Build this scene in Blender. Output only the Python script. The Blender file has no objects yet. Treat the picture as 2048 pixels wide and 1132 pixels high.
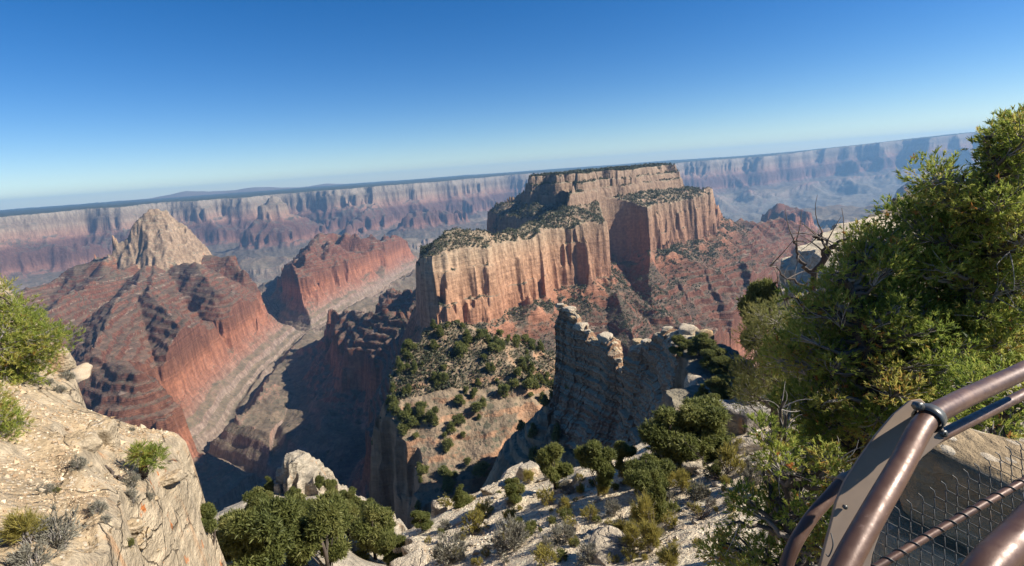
import bpy, math, random, time
import numpy as np
T0 = time.time()
random.seed(7); RNG = np.random.default_rng(7)
scene = bpy.context.scene
COL = scene.collection
RAD = math.radians

# ------------------------------------------------------------------ camera
F = 1100.0 / 2048.0            # focal length over image width
ROLL = RAD(4.15); PITCH = math.atan(228.0 / 1100.0 * math.cos(RAD(4.15)))
def cam_axes():
    cp, sp = math.cos(PITCH), math.sin(PITCH)
    fwd = np.array([0, cp, -sp]); up0 = np.array([0, sp, cp]); r0 = np.array([1.0, 0, 0])
    c, s = math.cos(ROLL), math.sin(ROLL)
    right = c * r0 - s * up0
    up = s * r0 + c * up0
    return right, up, fwd
RIGHT, UP, FWD = cam_axes()
def ray(px, py):
    u = (px - 1024.0) / 1100.0; v = (566.0 - py) / 1100.0
    d = RIGHT * u + UP * v + FWD
    return d / math.hypot(d[0], d[1])          # unit horizontal length
def at(px, py, r):                              # a point seen at a pixel, r metres away on the map
    return ray(px, py) * r
def atz(px, py, z):                             # the point of that ray at a height
    d = ray(px, py); return d * (z / d[2])
cam_d = bpy.data.cameras.new('camera'); cam = bpy.data.objects.new('camera', cam_d); COL.objects.link(cam)
cam_d.sensor_width = 36.0; cam_d.lens = 36.0 * F; cam_d.clip_start = 0.05; cam_d.clip_end = 400000
from mathutils import Matrix, Vector
M = Matrix(((RIGHT[0], UP[0], -FWD[0], 0), (RIGHT[1], UP[1], -FWD[1], 0), (RIGHT[2], UP[2], -FWD[2], 0), (0, 0, 0, 1)))
cam.matrix_world = M
scene.camera = cam

# ------------------------------------------------------------------ light
SUN_AZ = RAD(96.0)       # clockwise from the view direction (+Y)
SUN_EL = RAD(38.0)
sdir = Vector((math.sin(SUN_AZ) * math.cos(SUN_EL), math.cos(SUN_AZ) * math.cos(SUN_EL), math.sin(SUN_EL)))
ld = bpy.data.lights.new('sun', 'SUN'); ld.energy = 5.0; ld.angle = RAD(0.5); ld.color = (1.0, 0.935, 0.83)
lo = bpy.data.objects.new('sun', ld); COL.objects.link(lo)
lo.rotation_euler = sdir.to_track_quat('Z', 'Y').to_euler()
w = bpy.data.worlds.new('World'); scene.world = w; w.use_nodes = True
nt = w.node_tree; bg = nt.nodes['Background']
sky = nt.nodes.new('ShaderNodeTexSky'); sky.sky_type = 'NISHITA'; sky.sun_disc = False
sky.sun_elevation = SUN_EL; sky.sun_rotation = SUN_AZ
sky.altitude = 2400; sky.air_density = 1.0; sky.dust_density = 0.7; sky.ozone_density = 3.0
hs_ = nt.nodes.new('ShaderNodeHueSaturation'); hs_.inputs['Saturation'].default_value = 1.37; hs_.inputs['Hue'].default_value = 0.507
nt.links.new(sky.outputs[0], hs_.inputs['Color']); nt.links.new(hs_.outputs[0], bg.inputs[0]); bg.inputs[1].default_value = 0.069
scene.view_settings.view_transform = 'Standard'; scene.view_settings.look = 'None'
scene.view_settings.gamma = 1.0; scene.view_settings.exposure = 0.82
scene.view_settings.use_curve_mapping = False
cy = scene.cycles
cy.max_bounces = 4; cy.diffuse_bounces = 2; cy.glossy_bounces = 2; cy.transmission_bounces = 3; cy.transparent_max_bounces = 8
cy.volume_bounces = 0
cy.use_denoising = True

# ------------------------------------------------------------------ noise
_g = np.arange(256) * (2 * np.pi / 256); GC = np.cos(_g).astype(np.float32); GS = np.sin(_g).astype(np.float32)
def _hash(ix, iy, seed):
    h = ix.astype(np.uint32) * np.uint32(374761393) + iy.astype(np.uint32) * np.uint32(668265263) + np.uint32((seed * 974634777) & 0xffffffff)
    h = (h ^ (h >> np.uint32(13))) * np.uint32(1274126177)
    return ((h ^ (h >> np.uint32(16))) & np.uint32(255)).astype(np.int32)
def pn(x, y, wl, seed):
    """gradient noise of wavelength wl, about -1..1"""
    x = np.asarray(x, np.float64) / wl + 1000.37; y = np.asarray(y, np.float64) / wl + 1000.71
    fx = np.floor(x); fy = np.floor(y); ix = fx.astype(np.int64); iy = fy.astype(np.int64)
    x = (x - fx).astype(np.float32); y = (y - fy).astype(np.float32)
    sx = x * x * x * (x * (x * 6 - 15) + 10); sy = y * y * y * (y * (y * 6 - 15) + 10)
    def g(a, b, dx, dy):
        k = _hash(a, b, seed); return GC[k] * dx + GS[k] * dy
    n00 = g(ix, iy, x, y); n10 = g(ix + 1, iy, x - 1, y); n01 = g(ix, iy + 1, x, y - 1); n11 = g(ix + 1, iy + 1, x - 1, y - 1)
    a = n00 + sx * (n10 - n00); b = n01 + sx * (n11 - n01)
    return (a + sy * (b - a)) * 1.5
def sstep(a, b, x):
    t = np.clip((x - a) / (b - a), 0, 1); return t * t * (3 - 2 * t)
def fbm(x, y, wl, seed, octs=3, gain=0.5):
    s = 0; a = 1.0
    for i in range(octs):
        s = s + a * pn(x, y, wl, seed + i); wl = wl * 0.47; a *= gain
    return s
def ridged(n): return 1.0 - 2.0 * np.abs(n)

def seg_dist(x, y, pts):
    """distance to a polyline whose points are (x, y, value): min over segments of distance + value"""
    best = np.full(np.shape(x), 1e9, np.float64)
    for (x0, y0, v0), (x1, y1, v1) in zip(pts[:-1], pts[1:]):
        dx, dy = x1 - x0, y1 - y0; L = dx * dx + dy * dy + 1e-9
        t = np.clip(((x - x0) * dx + (y - y0) * dy) / L, 0, 1)
        d = np.hypot(x - x0 - t * dx, y - y0 - t * dy) + v0 + t * (v1 - v0)
        best = np.minimum(best, d)
    return best
def line_near(x, y, pts):
    """distance to a polyline and the interpolated value there"""
    best = np.full(np.shape(x), 1e9); val = np.zeros(np.shape(x))
    for (x0, y0, v0), (x1, y1, v1) in zip(pts[:-1], pts[1:]):
        dx, dy = x1 - x0, y1 - y0; L = dx * dx + dy * dy + 1e-9
        t = np.clip(((x - x0) * dx + (y - y0) * dy) / L, 0, 1)
        d = np.hypot(x - x0 - t * dx, y - y0 - t * dy)
        m = d < best; best = np.where(m, d, best); val = np.where(m, v0 + t * (v1 - v0), val)
    return best, val
def poly_sd(x, y, P):
    """signed distance to a polygon, negative inside"""
    d = np.full(np.shape(x), 1e18); inside = np.zeros(np.shape(x), bool); n = len(P)
    for i in range(n):
        x0, y0 = P[i]; x1, y1 = P[(i + 1) % n]
        dx, dy = x1 - x0, y1 - y0
        t = np.clip(((x - x0) * dx + (y - y0) * dy) / (dx * dx + dy * dy + 1e-12), 0, 1)
        d = np.minimum(d, (x - x0 - t * dx) ** 2 + (y - y0 - t * dy) ** 2)
        if abs(y1 - y0) > 1e-12:
            c = ((y0 > y) != (y1 > y)) & (x < (x1 - x0) * (y - y0) / (y1 - y0) + x0)
            inside ^= c
    d = np.sqrt(d); return np.where(inside, -d, d)

# ------------------------------------------------------------------ the canyon: rock strata by distance from the caps
PD = np.array([-500, 0, 7, 20, 27, 42, 50, 140, 146, 153, 162, 168, 178, 218, 300, 570, 578, 600, 612, 700, 1150, 1900, 1915, 1935, 2150, 2900, 6000])
PZ = np.array([-25, -36, -64, -72, -102, -110, -142, -194, -232, -240, -304, -310, -366, -392, -450, -640, -690, -740, -775, -830, -950, -1010, -1055, -1062, -1160, -1330, -1380.0])
def P3(px, r, d0):
    d = ray(px, 600); return (d[0] * r, d[1] * r, d0)
def terr(z, h, k, lo, hi, off=0.0):
    t = (z - off) / h; f = t - np.floor(t)
    zt = (np.floor(t) + np.clip((f - 0.5) / 0.28 + 0.5, 0, 1) * 0.75 + 0.25 * f) * h + off
    m = sstep(lo, lo + 25, z) * (1 - sstep(hi - 25, hi, z))
    return z + (zt - z) * k * m
SK = {1: [   # mesa: the flat cap, its near shelf and the low shelf on its left
    [P3(1116, 2380, -80), P3(1200, 2500, -125), P3(1262, 2720, -120), P3(1305, 2900, -95)],
    [P3(1030, 2540, 60), P3(1112, 2480, 0)],
    [P3(880, 1370, 98), P3(924, 1440, 54), P3(1000, 1485, 88), P3(1085, 1740, 84), P3(1160, 1880, 62), P3(1200, 1960, 90)],
    [P3(1085, 1740, 84), P3(1150, 1960, 40), P3(1180, 2250, -30)],
    [P3(1345, 2900, 60), P3(1398, 3300, 118), P3(1450, 3700, 250), P3(1520, 4100, 330), P3(1600, 4600, 470)],
    # spurs running down from the mesa towards the right and the saddle in front of it
    [P3(1320, 2500, 180), P3(1345, 2250, 290), P3(1385, 2020, 400)],
    [P3(1398, 3300, 200), P3(1440, 2850, 300), P3(1500, 2500, 400), P3(1530, 2300, 500)],
    [P3(1320, 2500, 200), P3(1400, 2400, 300), P3(1450, 2150, 450)],
    [P3(1215, 1830, 200), P3(1250, 1560, 290), P3(1290, 1330, 370), P3(1350, 1300, 470)],
    [P3(1215, 1830, 200), P3(1310, 1700, 320), P3(1390, 1620, 440)],
    [P3(1050, 1700, 190), P3(1040, 1300, 260), P3(1060, 900, 320), P3(1090, 600, 330)],
    [P3(1130, 1750, 200), P3(1160, 1350, 300), P3(1220, 1000, 400)]],
  2: [   # left butte and its wide red apron
    [P3(228, 4300, 240), P3(311, 4350, 225), P3(400, 4350, 240)],
    [P3(385, 4350, 235), P3(450, 4200, 250), P3(540, 4050, 410)],
    [P3(268, 4300, 235), P3(215, 4500, 165), P3(150, 4550, 270), P3(50, 4400, 450)],
    [(-2323, 3618, 235), (-1900, 3300, 270), (-1520, 2830, 425)],
    [(-2323, 3618, 235), (-1850, 2750, 350), (-1290, 2100, 435)],
    [(-2323, 3618, 235), (-1950, 2700, 330), (-1480, 1850, 400), (-1150, 1600, 430)],
    [(-2323, 3618, 235), (-1900, 3700, 300), (-1680, 3460, 430)],
    [(-2323, 3618, 235), (-2400, 3000, 340), (-2100, 2300, 410), (-1650, 1700, 450), (-1300, 1350, 470)],
    [(-2800, 3700, 260), (-3000, 3100, 380), (-2900, 2600, 450)]],
  3: [   # middle ridge behind the left butte
    [(-1768, 5200, 320), (-1620, 4500, 395), (-1480, 3960, 430), (-1580, 3800, 440)],
    [(-1768, 5200, 320), (-1650, 4800, 350), (-1480, 4560, 420), (-1430, 4250, 440)],
    [(-1768, 5200, 320), (-1450, 5100, 400), (-1240, 5320, 430), (-1150, 5700, 450)],
    [P3(1565, 7000, 440), P3(1545, 6800, 520), P3(1610, 6600, 560)],
    [P3(1640, 6000, 560), P3(1600, 5600, 520)],
    [P3(1790, 10500, 470), P3(1860, 10800, 450)]],
  4: [   # shaded slope left of the mesa, with its small spurs
    [(-330, 1050, 540), (-500, 1350, 540), (-690, 1650, 575)],
    [(-420, 1600, 540), (-690, 1783, 570)],
    [(-330, 1900, 380), (-566, 2188, 430), (-920, 2718, 560)],
    [(-200, 1900, 250), (-420, 2500, 420), (-700, 3000, 520)],
    [(-330, 1700, 330), (-420, 2100, 420)]],
  6: [   # far buttes
    [P3(580, 10300, 30), P3(640, 10600, 300), P3(600, 9900, 470)],
    [P3(775, 11800, 200), P3(745, 11000, 420)],
    [P3(725, 10500, 470), P3(715, 9900, 490)],
    [P3(840, 10600, 480), P3(925, 10900, 480)]]}
SKEL = []; WHO = []
for k_, v_ in SK.items():
    for p_ in v_: SKEL.append(p_); WHO.append(k_)
RIM_PX = np.array([-900, -300, 0, 300, 600, 700, 850, 1000, 1150, 1300, 1500, 1700, 1850, 2000, 2400, 3000])
RIM_R = np.array([9500, 10500, 11500, 12000, 12600, 12300, 13200, 14500, 15200, 16500, 19000, 21000, 22000, 23000, 24000, 24000.0])
RIM_AZ = np.array([math.atan2(ray(p, 600)[0], ray(p, 600)[1]) for p in RIM_PX])
# the canyon floor streams: polylines where the ground may not rise above a bed height
BAY = [P3(1256, 2230, 0), P3(1268, 2050, 0), P3(1285, 1850, 0), P3(1330, 1650, 0)]
CREST = [(-58, 540, 148), (-110, 800, 160), (-140, 1000, 180), (-205, 1400, 195), (-250, 1560, 215)]
def PS(px, py, z): d = atz(px, py, z * 1.07); return (d[0], d[1], z)
STREAM = [(-650, 1500, -780), PS(400, 890, -850), PS(450, 875, -885), PS(500, 805, -900), PS(555, 745, -915), PS(600, 705, -930), PS(690, 655, -950), PS(780, 600, -970), PS(860, 545, -990), P3(1000, 9500, -1100)]
STREAM2 = [P3(1500, 1150, -660), P3(1530, 1700, -760), P3(1590, 2500, -830), P3(1680, 4000, -900), P3(1720, 7000, -1040), P3(1650, 9500, -1150)]
STREAM3 = [(-1250, 3330, -930), (-1560, 3590, -900), (-2000, 4200, -880), P3(480, 6000, -960), P3(350, 8000, -1010)]

CONE = [tuple(at(a, b, 4330)) for a, b in [(222, 512), (234, 490), (258, 466), (272, 442), (290, 426), (314, 419), (334, 424), (352, 444), (372, 450), (392, 470), (412, 494), (425, 512)]]
def canyon(x, y):
    r = np.hypot(x, y); az = np.arctan2(x, y)
    far = sstep(4500, 9000, r)
    def fade(wl): return np.clip(wl / (r * 0.004 + 1) - 0.6, 0, 1)
    wild = 0.45 + 0.55 * sstep(1500, 5000, r)
    D = np.full(np.shape(x), 1e9)
    who = np.zeros(np.shape(x), np.int8)
    for k, pl in enumerate(SKEL):
        dk = seg_dist(x, y, pl); who = np.where(dk < D, WHO[k], who); D = np.minimum(D, dk)
    dk = seg_dist(x, y, [(a, b, c / 2.3) for a, b, c in CREST]) * 2.3; who = np.where(dk < D, 4, who); D = np.minimum(D, dk)
    xc = np.interp(y, [500, 1000, 1400, 1560, 1900], [-60, -128, -212, -275, -350])
    D = D + np.where((who == 1) | (who == 4), np.clip(1.5 * (xc - x - 15), 0, 300) * sstep(480, 600, y) * sstep(2000, 1600, y), 0)
    # far rim, cut by side canyons
    rr = np.interp(az, RIM_AZ, RIM_R)
    s = pn(x, y, 4200, 41); s2 = pn(x, y, 1500, 42); s3 = pn(x, y, 620, 43)
    Dr = (rr - r) * 0.92 - 900 * s - 620 * ridged(s2) * 0.8 - 250 * s3
    who = np.where(Dr < D, 6, who); D = np.minimum(D, Dr)
    # streams cut the floor of the side canyons
    for st in (STREAM, STREAM2, STREAM3):
        d, bed = line_near(x, y, st)
        Ds = np.interp(d, [0, 40, 110, 160, 185], [1250, 1000, 720, 580, -500]) + (bed * -0.9 - 800) * sstep(120, 30, d)
        who = np.where((Ds > D) & (Ds > 650), 5, who); D = np.maximum(D, Ds)
    d, bed = line_near(x, y, BAY)
    D = np.maximum(D, np.interp(d, [0, 55, 100, 130], [330, 260, 205, -500]))
    inner = np.clip(D - 20, 0, 1e9)
    amp = wild * np.clip(0.5 + inner / 300.0, 0.5, 1.35) * np.where(who == 2, .5, 1.0)
    D = D + amp * (80 * pn(x, y, 430, 1) * fade(430) + 40 * (np.abs(pn(x, y, 180, 2)) * 2.6 - 0.8) * fade(180))
    wall = np.interp(D, [0, 25, 60, 120, 150, 215, 240, 420, 560, 590, 690, 740, 900], [.8, .8, .4, .5, 1.0, 1.0, .22, .25, .5, 1.1, 1.1, .3, .2])
    vary = np.clip(.65 + 1.1 * pn(x, y, 240, 15), .15, 1.5)
    fl = 26 * pn(x, y, 90, 3) * fade(90) + 30 * (np.abs(pn(x, y, 150, 29)) * 2.2 - .6) * sstep(700, 1200, r) + vary * (13 * (np.abs(pn(x, y, 41, 4)) * 2.4 - 0.7) * fade(41) + 6.0 * pn(x, y, 17, 5) * fade(17)) + 3 * pn(x, y, 8, 25) * fade(8)
    D = D + wall * fl * (0.6 + 0.4 * wild)
    D = D + far * (120 * pn(x, y, 900, 6) + 50 * pn(x, y, 300, 16))
    z = np.interp(D, PD, PZ)
    # ledges
    jig = 6 * pn(x, y, 260, 7)
    z = np.where(who == 2, terr(z, 25.0, 0.6, -690, -450, jig), terr(z, 25.0, 0.85, -690, -450, jig))
    z = terr(z, 12.0, 0.6 * sstep(2600, 1500, r), -690, -440, jig)
    z = terr(z, 21.0, 0.4 * fade(60), -372, -196, 2.5 * jig)
    z = terr(z, 24.0, 0.7, -150, -30, jig) + np.where(D < 20, 7 * pn(x, y, 110, 26) + 3 * pn(x, y, 40, 27), 0)
    z = terr(z, 45.0, 0.5, -1010, -800, jig)
    # small relief
    slope_zone = sstep(20, 60, D)
    z = z + slope_zone * (9 * pn(x, y, 150, 8) * fade(150) + 5.0 * pn(x, y, 48, 9) * fade(48) + 2.2 * pn(x, y, 17, 10) * fade(17))
    low = sstep(900, 1600, D)
    z = z + low * (120 * (ridged(pn(x, y, 1500, 11)) - 0.35) + 45 * ridged(pn(x, y, 520, 12)) + 16 * ridged(pn(x, y, 190, 13)) * fade(190))
    # craggy cone on the left butte
    d, cz = line_near(x, y, CONE)
    m = d < 420; cone = np.zeros(np.shape(x), bool)
    if np.any(m):
        cr = cz - np.maximum(d - 14, 0) * 1.25 + 26 * (ridged(pn(x, y, 95, 17)) - .5) + 14 * (ridged(pn(x, y, 38, 18)) - .5) + 5 * pn(x, y, 14, 19) - 10 * sstep(0, 60, d)
        cr = terr(cr, 22, .55, -420, -60, 0)
        cone = m & (cr > z); who = np.where(cone, 2, who); z = np.where(m, np.maximum(z, cr), z)
    dz = -125 * far + 260 * sstep(RIM_AZ[10], RIM_AZ[13], az) * sstep(12000, 20000, r)
    strat = np.where(cone, -140 + .12 * (z + 250), z) + 7 * pn(x, y, 330, 14) + (60 * pn(x, y, 9000, 24) + 70) * far
    # plateau beyond the rim
    z = z + far * sstep(60, -20, D) * (24 * pn(x, y, 2600, 61) + 9 * pn(x, y, 700, 62))
    z = z + dz
    z = np.where(r > 24000, np.maximum(z, dz - 45), z)
    who = np.where((D > 1250) & (r < 26000), 5, who)
    return z, strat, who
# ------------------------------------------------------------------ near ground: the cape we stand on
def plane3(*pts):
    A = np.array([[p[0], p[1], 1.0] for p in pts]); return np.linalg.solve(A, np.array([p[2] for p in pts]))
def on_plane(px, py, pl):
    d = ray(px, py); t = pl[2] / (d[2] - pl[0] * d[0] - pl[1] * d[1]); return d * t
def outline(pix, pl): return [tuple(on_plane(a, b, pl)[:2]) for a, b in pix]
PL_L = plane3(atz(20, 600, -4.6), atz(400, 880, -9.0), atz(100, 1132, -6.0))
LEDGE = outline([(60, 600), (100, 640), (140, 690), (172, 735), (176, 765), (190, 800), (270, 833), (345, 850), (385, 868),
                 (401, 888), (388, 925), (362, 966), (334, 980), (300, 1010), (302, 1047), (305, 1075), (286, 1132), (230, 1300)], PL_L)
LEDGE += [(-8.0, 2.0), (-40.0, 0.0), (-60.0, 25.0), tuple(on_plane(-160, 530, PL_L)[:2]), tuple(on_plane(10, 570, PL_L)[:2])]
PL_R = plane3(at(1000, 965, 31), at(1450, 872, 26), at(1250, 1132, 12.2))
SLOPE = outline([(760, 1230), (800, 1132), (803, 1085), (830, 1050), (870, 1020), (905, 1000), (960, 975), (1010, 955), (1045, 935),
                 (1090, 942), (1150, 935), (1200, 922), (1260, 900), (1330, 885), (1400, 872), (1445, 850), (1490, 840)], PL_R)
SLOPE += [tuple(at(1600, 700, 33)[:2]), tuple(at(1750, 700, 40)[:2]), tuple(at(2100, 700, 60)[:2]), (80.0, 20.0), (60.0, -15.0), (-5.0, -6.0), (-5.5, 4.0)]
PL_K = plane3(atz(560, 985, -42), atz(400, 1132, -25), atz(790, 1060, -37))
KNOLL = outline([(370, 1260), (378, 1110), (395, 1020), (450, 985), (520, 960), (548, 950), (600, 948), (640, 955), (700, 985), (760, 1010),
                 (785, 1038), (800, 1070), (805, 1150), (700, 1300)], PL_K)
PL_S = plane3(at(872, 655, 480), at(765, 785, 430), at(838, 960, 360))
SPUR = outline([(872, 652), (820, 690), (800, 720), (768, 775), (765, 800), (800, 860), (830, 890), (842, 930), (838, 965), (850, 1020), (880, 1010),
                (940, 950), (1000, 890), (1045, 820), (1062, 775), (1040, 735), (1000, 710), (965, 690), (925, 665)], PL_S)
CAPE = [(-60, -30), (-62, 30), (-30, 27), (-17, 17), (-10, 8), (-5, 9), (-5, 22), (-3, 29), (11, 25), (23, 32), (34, 52), (62, 92), (100, 150), (160, 230), (260, 330), (420, 330), (420, -200), (-60, -200)]
FIN = [(1112, 648, 332), (1118, 622, 331), (1126, 608, 330), (1140, 614, 326), (1152, 628, 322), (1165, 650, 317), (1178, 658, 312), (1192, 678, 306), (1206, 680, 300),
       (1222, 672, 295), (1232, 690, 290), (1242, 722, 286), (1252, 752, 281), (1262, 735, 276), (1270, 700, 272), (1285, 680, 266), (1306, 684, 258),
       (1320, 668, 252), (1334, 656, 247), (1348, 662, 242), (1362, 668, 236), (1380, 668, 228), (1400, 680, 220), (1425, 700, 208), (1450, 728, 195), (1475, 755, 180), (1500, 770, 160), (1560, 780, 130)]
FIN_Z = []; FIN_W = []
for i, (a, b, r_) in enumerate(FIN):
    p = at(a, b, r_); FIN_Z.append((p[0], p[1], p[2]))
    FIN_W.append((p[0], p[1], float(np.interp(a, [1112, 1240, 1262, 1320, 1350, 1400, 1480, 1560], [0.8, 1.8, 2.2, 3.0, 4.0, 9, 13, 24]))))
PIN = [at(564, 940, 84), at(572, 915, 84), at(588, 908, 83), at(602, 914, 82), (at(615, 928, 81)), at(622, 950, 80)]
PINL = [tuple(p) for p in PIN]
ROCKP = [tuple(at(a, 500, b)[:2]) for a, b in [(1612, 62), (1640, 58), (1690, 56), (1800, 60), (2000, 66), (2100, 90), (1760, 92), (1680, 84), (1630, 74)]]

def near(x, y):
    """height of the near ground and which piece it belongs to (0 = none)"""
    r = np.hypot(x, y)
    def fade(wl): return np.clip(wl / (r * 0.004 + 0.01) - 0.6, 0, 1)
    z = np.full(np.shape(x), -1e9); who = np.zeros(np.shape(x), np.int8)
    n60 = pn(x, y, 60, 51); n22 = pn(x, y, 22, 52); n8 = pn(x, y, 8, 53); n3 = pn(x, y, 3, 54); n1 = pn(x, y, 1.1, 55) * fade(1.1); n04 = pn(x, y, 0.42, 56) * fade(.42)
    def put(zn, k):
        nonlocal z, who
        m = zn > z; z = np.where(m, zn, z); who = np.where(m, k, who)
    # body of the cape falling to the gully
    d = poly_sd(x, y, CAPE)
    dd = d + sstep(30, 120, r) * (14 * n60 + 8 * (np.abs(n22) * 2 - .6)) + 1.2 * n8
    az = np.arctan2(x, y)
    zc = np.interp(dd, [-60, 0, 4, 10, 45, 55, 60, 120, 210, 300, 520, 800, 1300], [-22, -26, -42, -50, -72, -100, -112, -165, -215, -240, -470, -740, -1300])
    zst = np.interp(dd, [-60, 0, 3, 10, 30, 45, 120, 200, 350, 500, 900, 1400], [-22, -26, -44, -52, -80, -130, -230, -330, -560, -790, -1050, -1600])
    wst = sstep(-.03, -.14, az)
    zc = zc * (1 - wst) + zst * wst - .38 * np.clip(r - 42, 0, 120) * sstep(.56, .44, az) * sstep(.05, .2, az)
    zc = zc + 1.5 * n22 + .7 * n8
    zc = terr(zc, 13.0, .5, -230, -20, 3 * n60)
    put(zc, 11)
    # spur with the wooded top
    d = poly_sd(x, y, SPUR)
    pl = np.clip(PL_S[0] * x + PL_S[1] * y + PL_S[2], -222, -131)
    p0, p1 = at(880, 655, 480), at(862, 1040, 340)
    left = sstep(12, -6, ((x - p0[0]) * (p1[1] - p0[1]) - (y - p0[1]) * (p1[0] - p0[0])) / math.hypot(p1[0] - p0[0], p1[1] - p0[1]) * (1))
    left = 1 - left
    dd = d + 6 * n60 + 5 * (np.abs(n22) * 2.4 - .7) + 2.2 * n8 + .6 * n3
    cl = np.interp(dd, [0, 2, 5, 8, 12, 16, 24, 60, 160, 300, 700], [0, 10, 34, 38, 74, 110, 128, 185, 330, 560, 1200])
    sl = np.interp(dd, [0, 20, 60, 100, 160, 300, 700], [0, 11, 38, 68, 125, 320, 1000])
    zs = pl + 3.5 * n60 * sstep(0, -20, d) + 2.4 * n22 + .9 * n8 + .3 * n3 - np.where(dd > 0, left * cl + (1 - left) * sl, 0)
    zs = terr(zs, 9.0, .22, -330, -150, 3 * n60)
    put(np.where(d < 900, zs, -1e9), 12)
    # fin of layered rock
    d, cz = line_near(x, y, FIN_Z); _, wd = line_near(x, y, FIN_W)
    dd = d - wd + (.6 + .06 * wd) * (1.6 * np.abs(pn(x, y, 13, 61)) * 2 - .9 + .8 * pn(x, y, 5, 62) + .35 * pn(x, y, 2.2, 63) * fade(2.2))
    core = np.interp(wd, [4, 9], [40, 1.5])
    drop = np.interp(dd, [-6, 0, .5, 3, 5, 8.5, 12, 20, 30, 80, 160], [0, 0, 1.2, 16, 20, 34, 42, 52, 62, 110, 170]) 
    thin = np.interp(dd, [-6, 0, 8, 20, 40, 80, 160], [0, 0, 14, 26, 48, 115, 320]); wt = np.interp(wd, [4, 9], [0, 1]); drop = thin * (1 - wt) + drop * wt
    zf = cz - core - drop + 2.5 * n22 * np.interp(wd, [4, 9], [1, 0]) + .5 * n8 + .25 * n3
    zf = terr(zf, 5.3, .9, -200, -30, 1.2 * n60); zf = terr(zf, 1.9, .55 * fade(4), -200, -30, .6 * n22)
    put(np.where(d < 170, zf, -1e9), 13)
    # wooded knoll with a pale pinnacle
    d = poly_sd(x, y, KNOLL)
    dd = d + 1.2 * n22 + .9 * (np.abs(n8) * 2.4 - .6) + .5 * n3 + .2 * n1
    zk = PL_K[0] * x + PL_K[1] * y + PL_K[2] + 1.3 * n22 + .7 * n8 + .25 * n3 + .07 * n1 - np.interp(dd, [-8, -3, 0, 1, 3, 5, 8, 30, 90], [0, .5, 2, 4, 6, 10, 17, 50, 130])
    put(np.where(d < 100, zk, -1e9), 14)
    d, cz = line_near(x, y, PINL)
    dd = d - 1.3 + 1.5 * (np.abs(n3) * 2 - .4) + .9 * n1 + .5 * n8 + .4 * n04
    zp = cz - np.interp(dd, [-2, 0, .5, 1.5, 2.2, 3.4, 6, 12], [-.2, 0, 1.3, 3.2, 5.6, 7.2, 9.5, 17]) + .6 * n3 + .4 * n1
    put(np.where(d < 14, terr(zp, 1.7, .5, -80, -20, .5 * n8), -1e9), 15)
    # pale rim rock beyond the pines
    d = poly_sd(x, y, ROCKP)
    dd = np.where(d < -3, -3, d + sstep(-3, 0, d) * (1.6 * n8 + 1.1 * n3 + .3 * n1))
    zr = -10.2 + .035 * (x - 28) + 0.9 * n8 + .5 * n22 - np.interp(dd, [-3, 0, .8, 2.2, 2.8, 3.6, 5, 30], [0, .5, 2, 2.6, 8, 12, 20, 70])
    put(np.where(d < 30, terr(zr, 1.6, .6, -40, 0, .6 * n8), -1e9), 16)
    # shrubby slope on the right
    d = poly_sd(x, y, SLOPE)
    dd = np.where(d < -1.6, -1, d + sstep(-1.6, 0, d) * (1.2 * n8 + .8 * (np.abs(n3) * 2 - .5) + .25 * n1))
    pl = PL_R[0] * x + PL_R[1] * y + PL_R[2]
    zr_ = pl + .55 * n22 + .35 * n8 + .16 * n3 + .06 * n1 + .02 * n04
    zr_ = np.minimum(zr_, -2.3 - .24 * r + .3 * n8 + .1 * n3)
    # outcrops breaking through
    oc = sstep(.25, .55, pn(x, y, 9, 71) + .35 * n3)
    zr_ = zr_ + oc * .4; zr_ = terr(zr_, .9, .45, -60, 0, .5 * n8)
    zr_ = zr_ - np.interp(dd, [-1, 0, .5, 1.5, 2.3, 6, 25, 60], [0, .15, 1.4, 2.4, 4.6, 9, 34, 90])
    put(np.where(d < 60, zr_, -1e9), 17)
    # pale ledge on the left
    d = poly_sd(x, y, LEDGE)
    dd = d + .4 + .4 * np.abs(n3) + .35 * np.abs(n8) + .22 * n1
    pl = PL_L[0] * x + PL_L[1] * y + PL_L[2]
    zl = pl + .30 * n8 + .13 * n3 + .045 * n1 + .02 * n04
    zl = zl + sstep(.18, .5, pn(x, y, 4.5, 72) + .3 * n1) * sstep(-5.5, -1.0, d) * .38
    zl = zl - np.interp(dd, [-.7, -.2, 0, .15, .3, .5, .6, 1.2, 1.6, 3, 15], [0, .08, .25, 1.1, 2.6, 4.4, 5.4, 9, 12, 22, 90])
    put(np.where(d < 30, zl, -1e9), 18)
    return z, who

def ground(x, y):
    shp = np.shape(x); x = np.ravel(np.asarray(x, float)); y = np.ravel(np.asarray(y, float))
    z, st, who = canyon(x, y); st = st.copy()
    m = np.hypot(x, y) < 1400
    if m.any():
        zn, wn = near(x[m], y[m])
        zc = z[m]; up = zn > zc
        who[m] = np.where(up, wn, who[m]); st[m] = np.where(up, np.where((wn == 12) | (wn == 11), zn - 85, zn), st[m]); z[m] = np.maximum(zn, zc)
    return z.reshape(shp), st.reshape(shp), who.reshape(shp)
def gz(x, y):
    return float(ground(np.array([x]), np.array([y]))[0][0])

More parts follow.
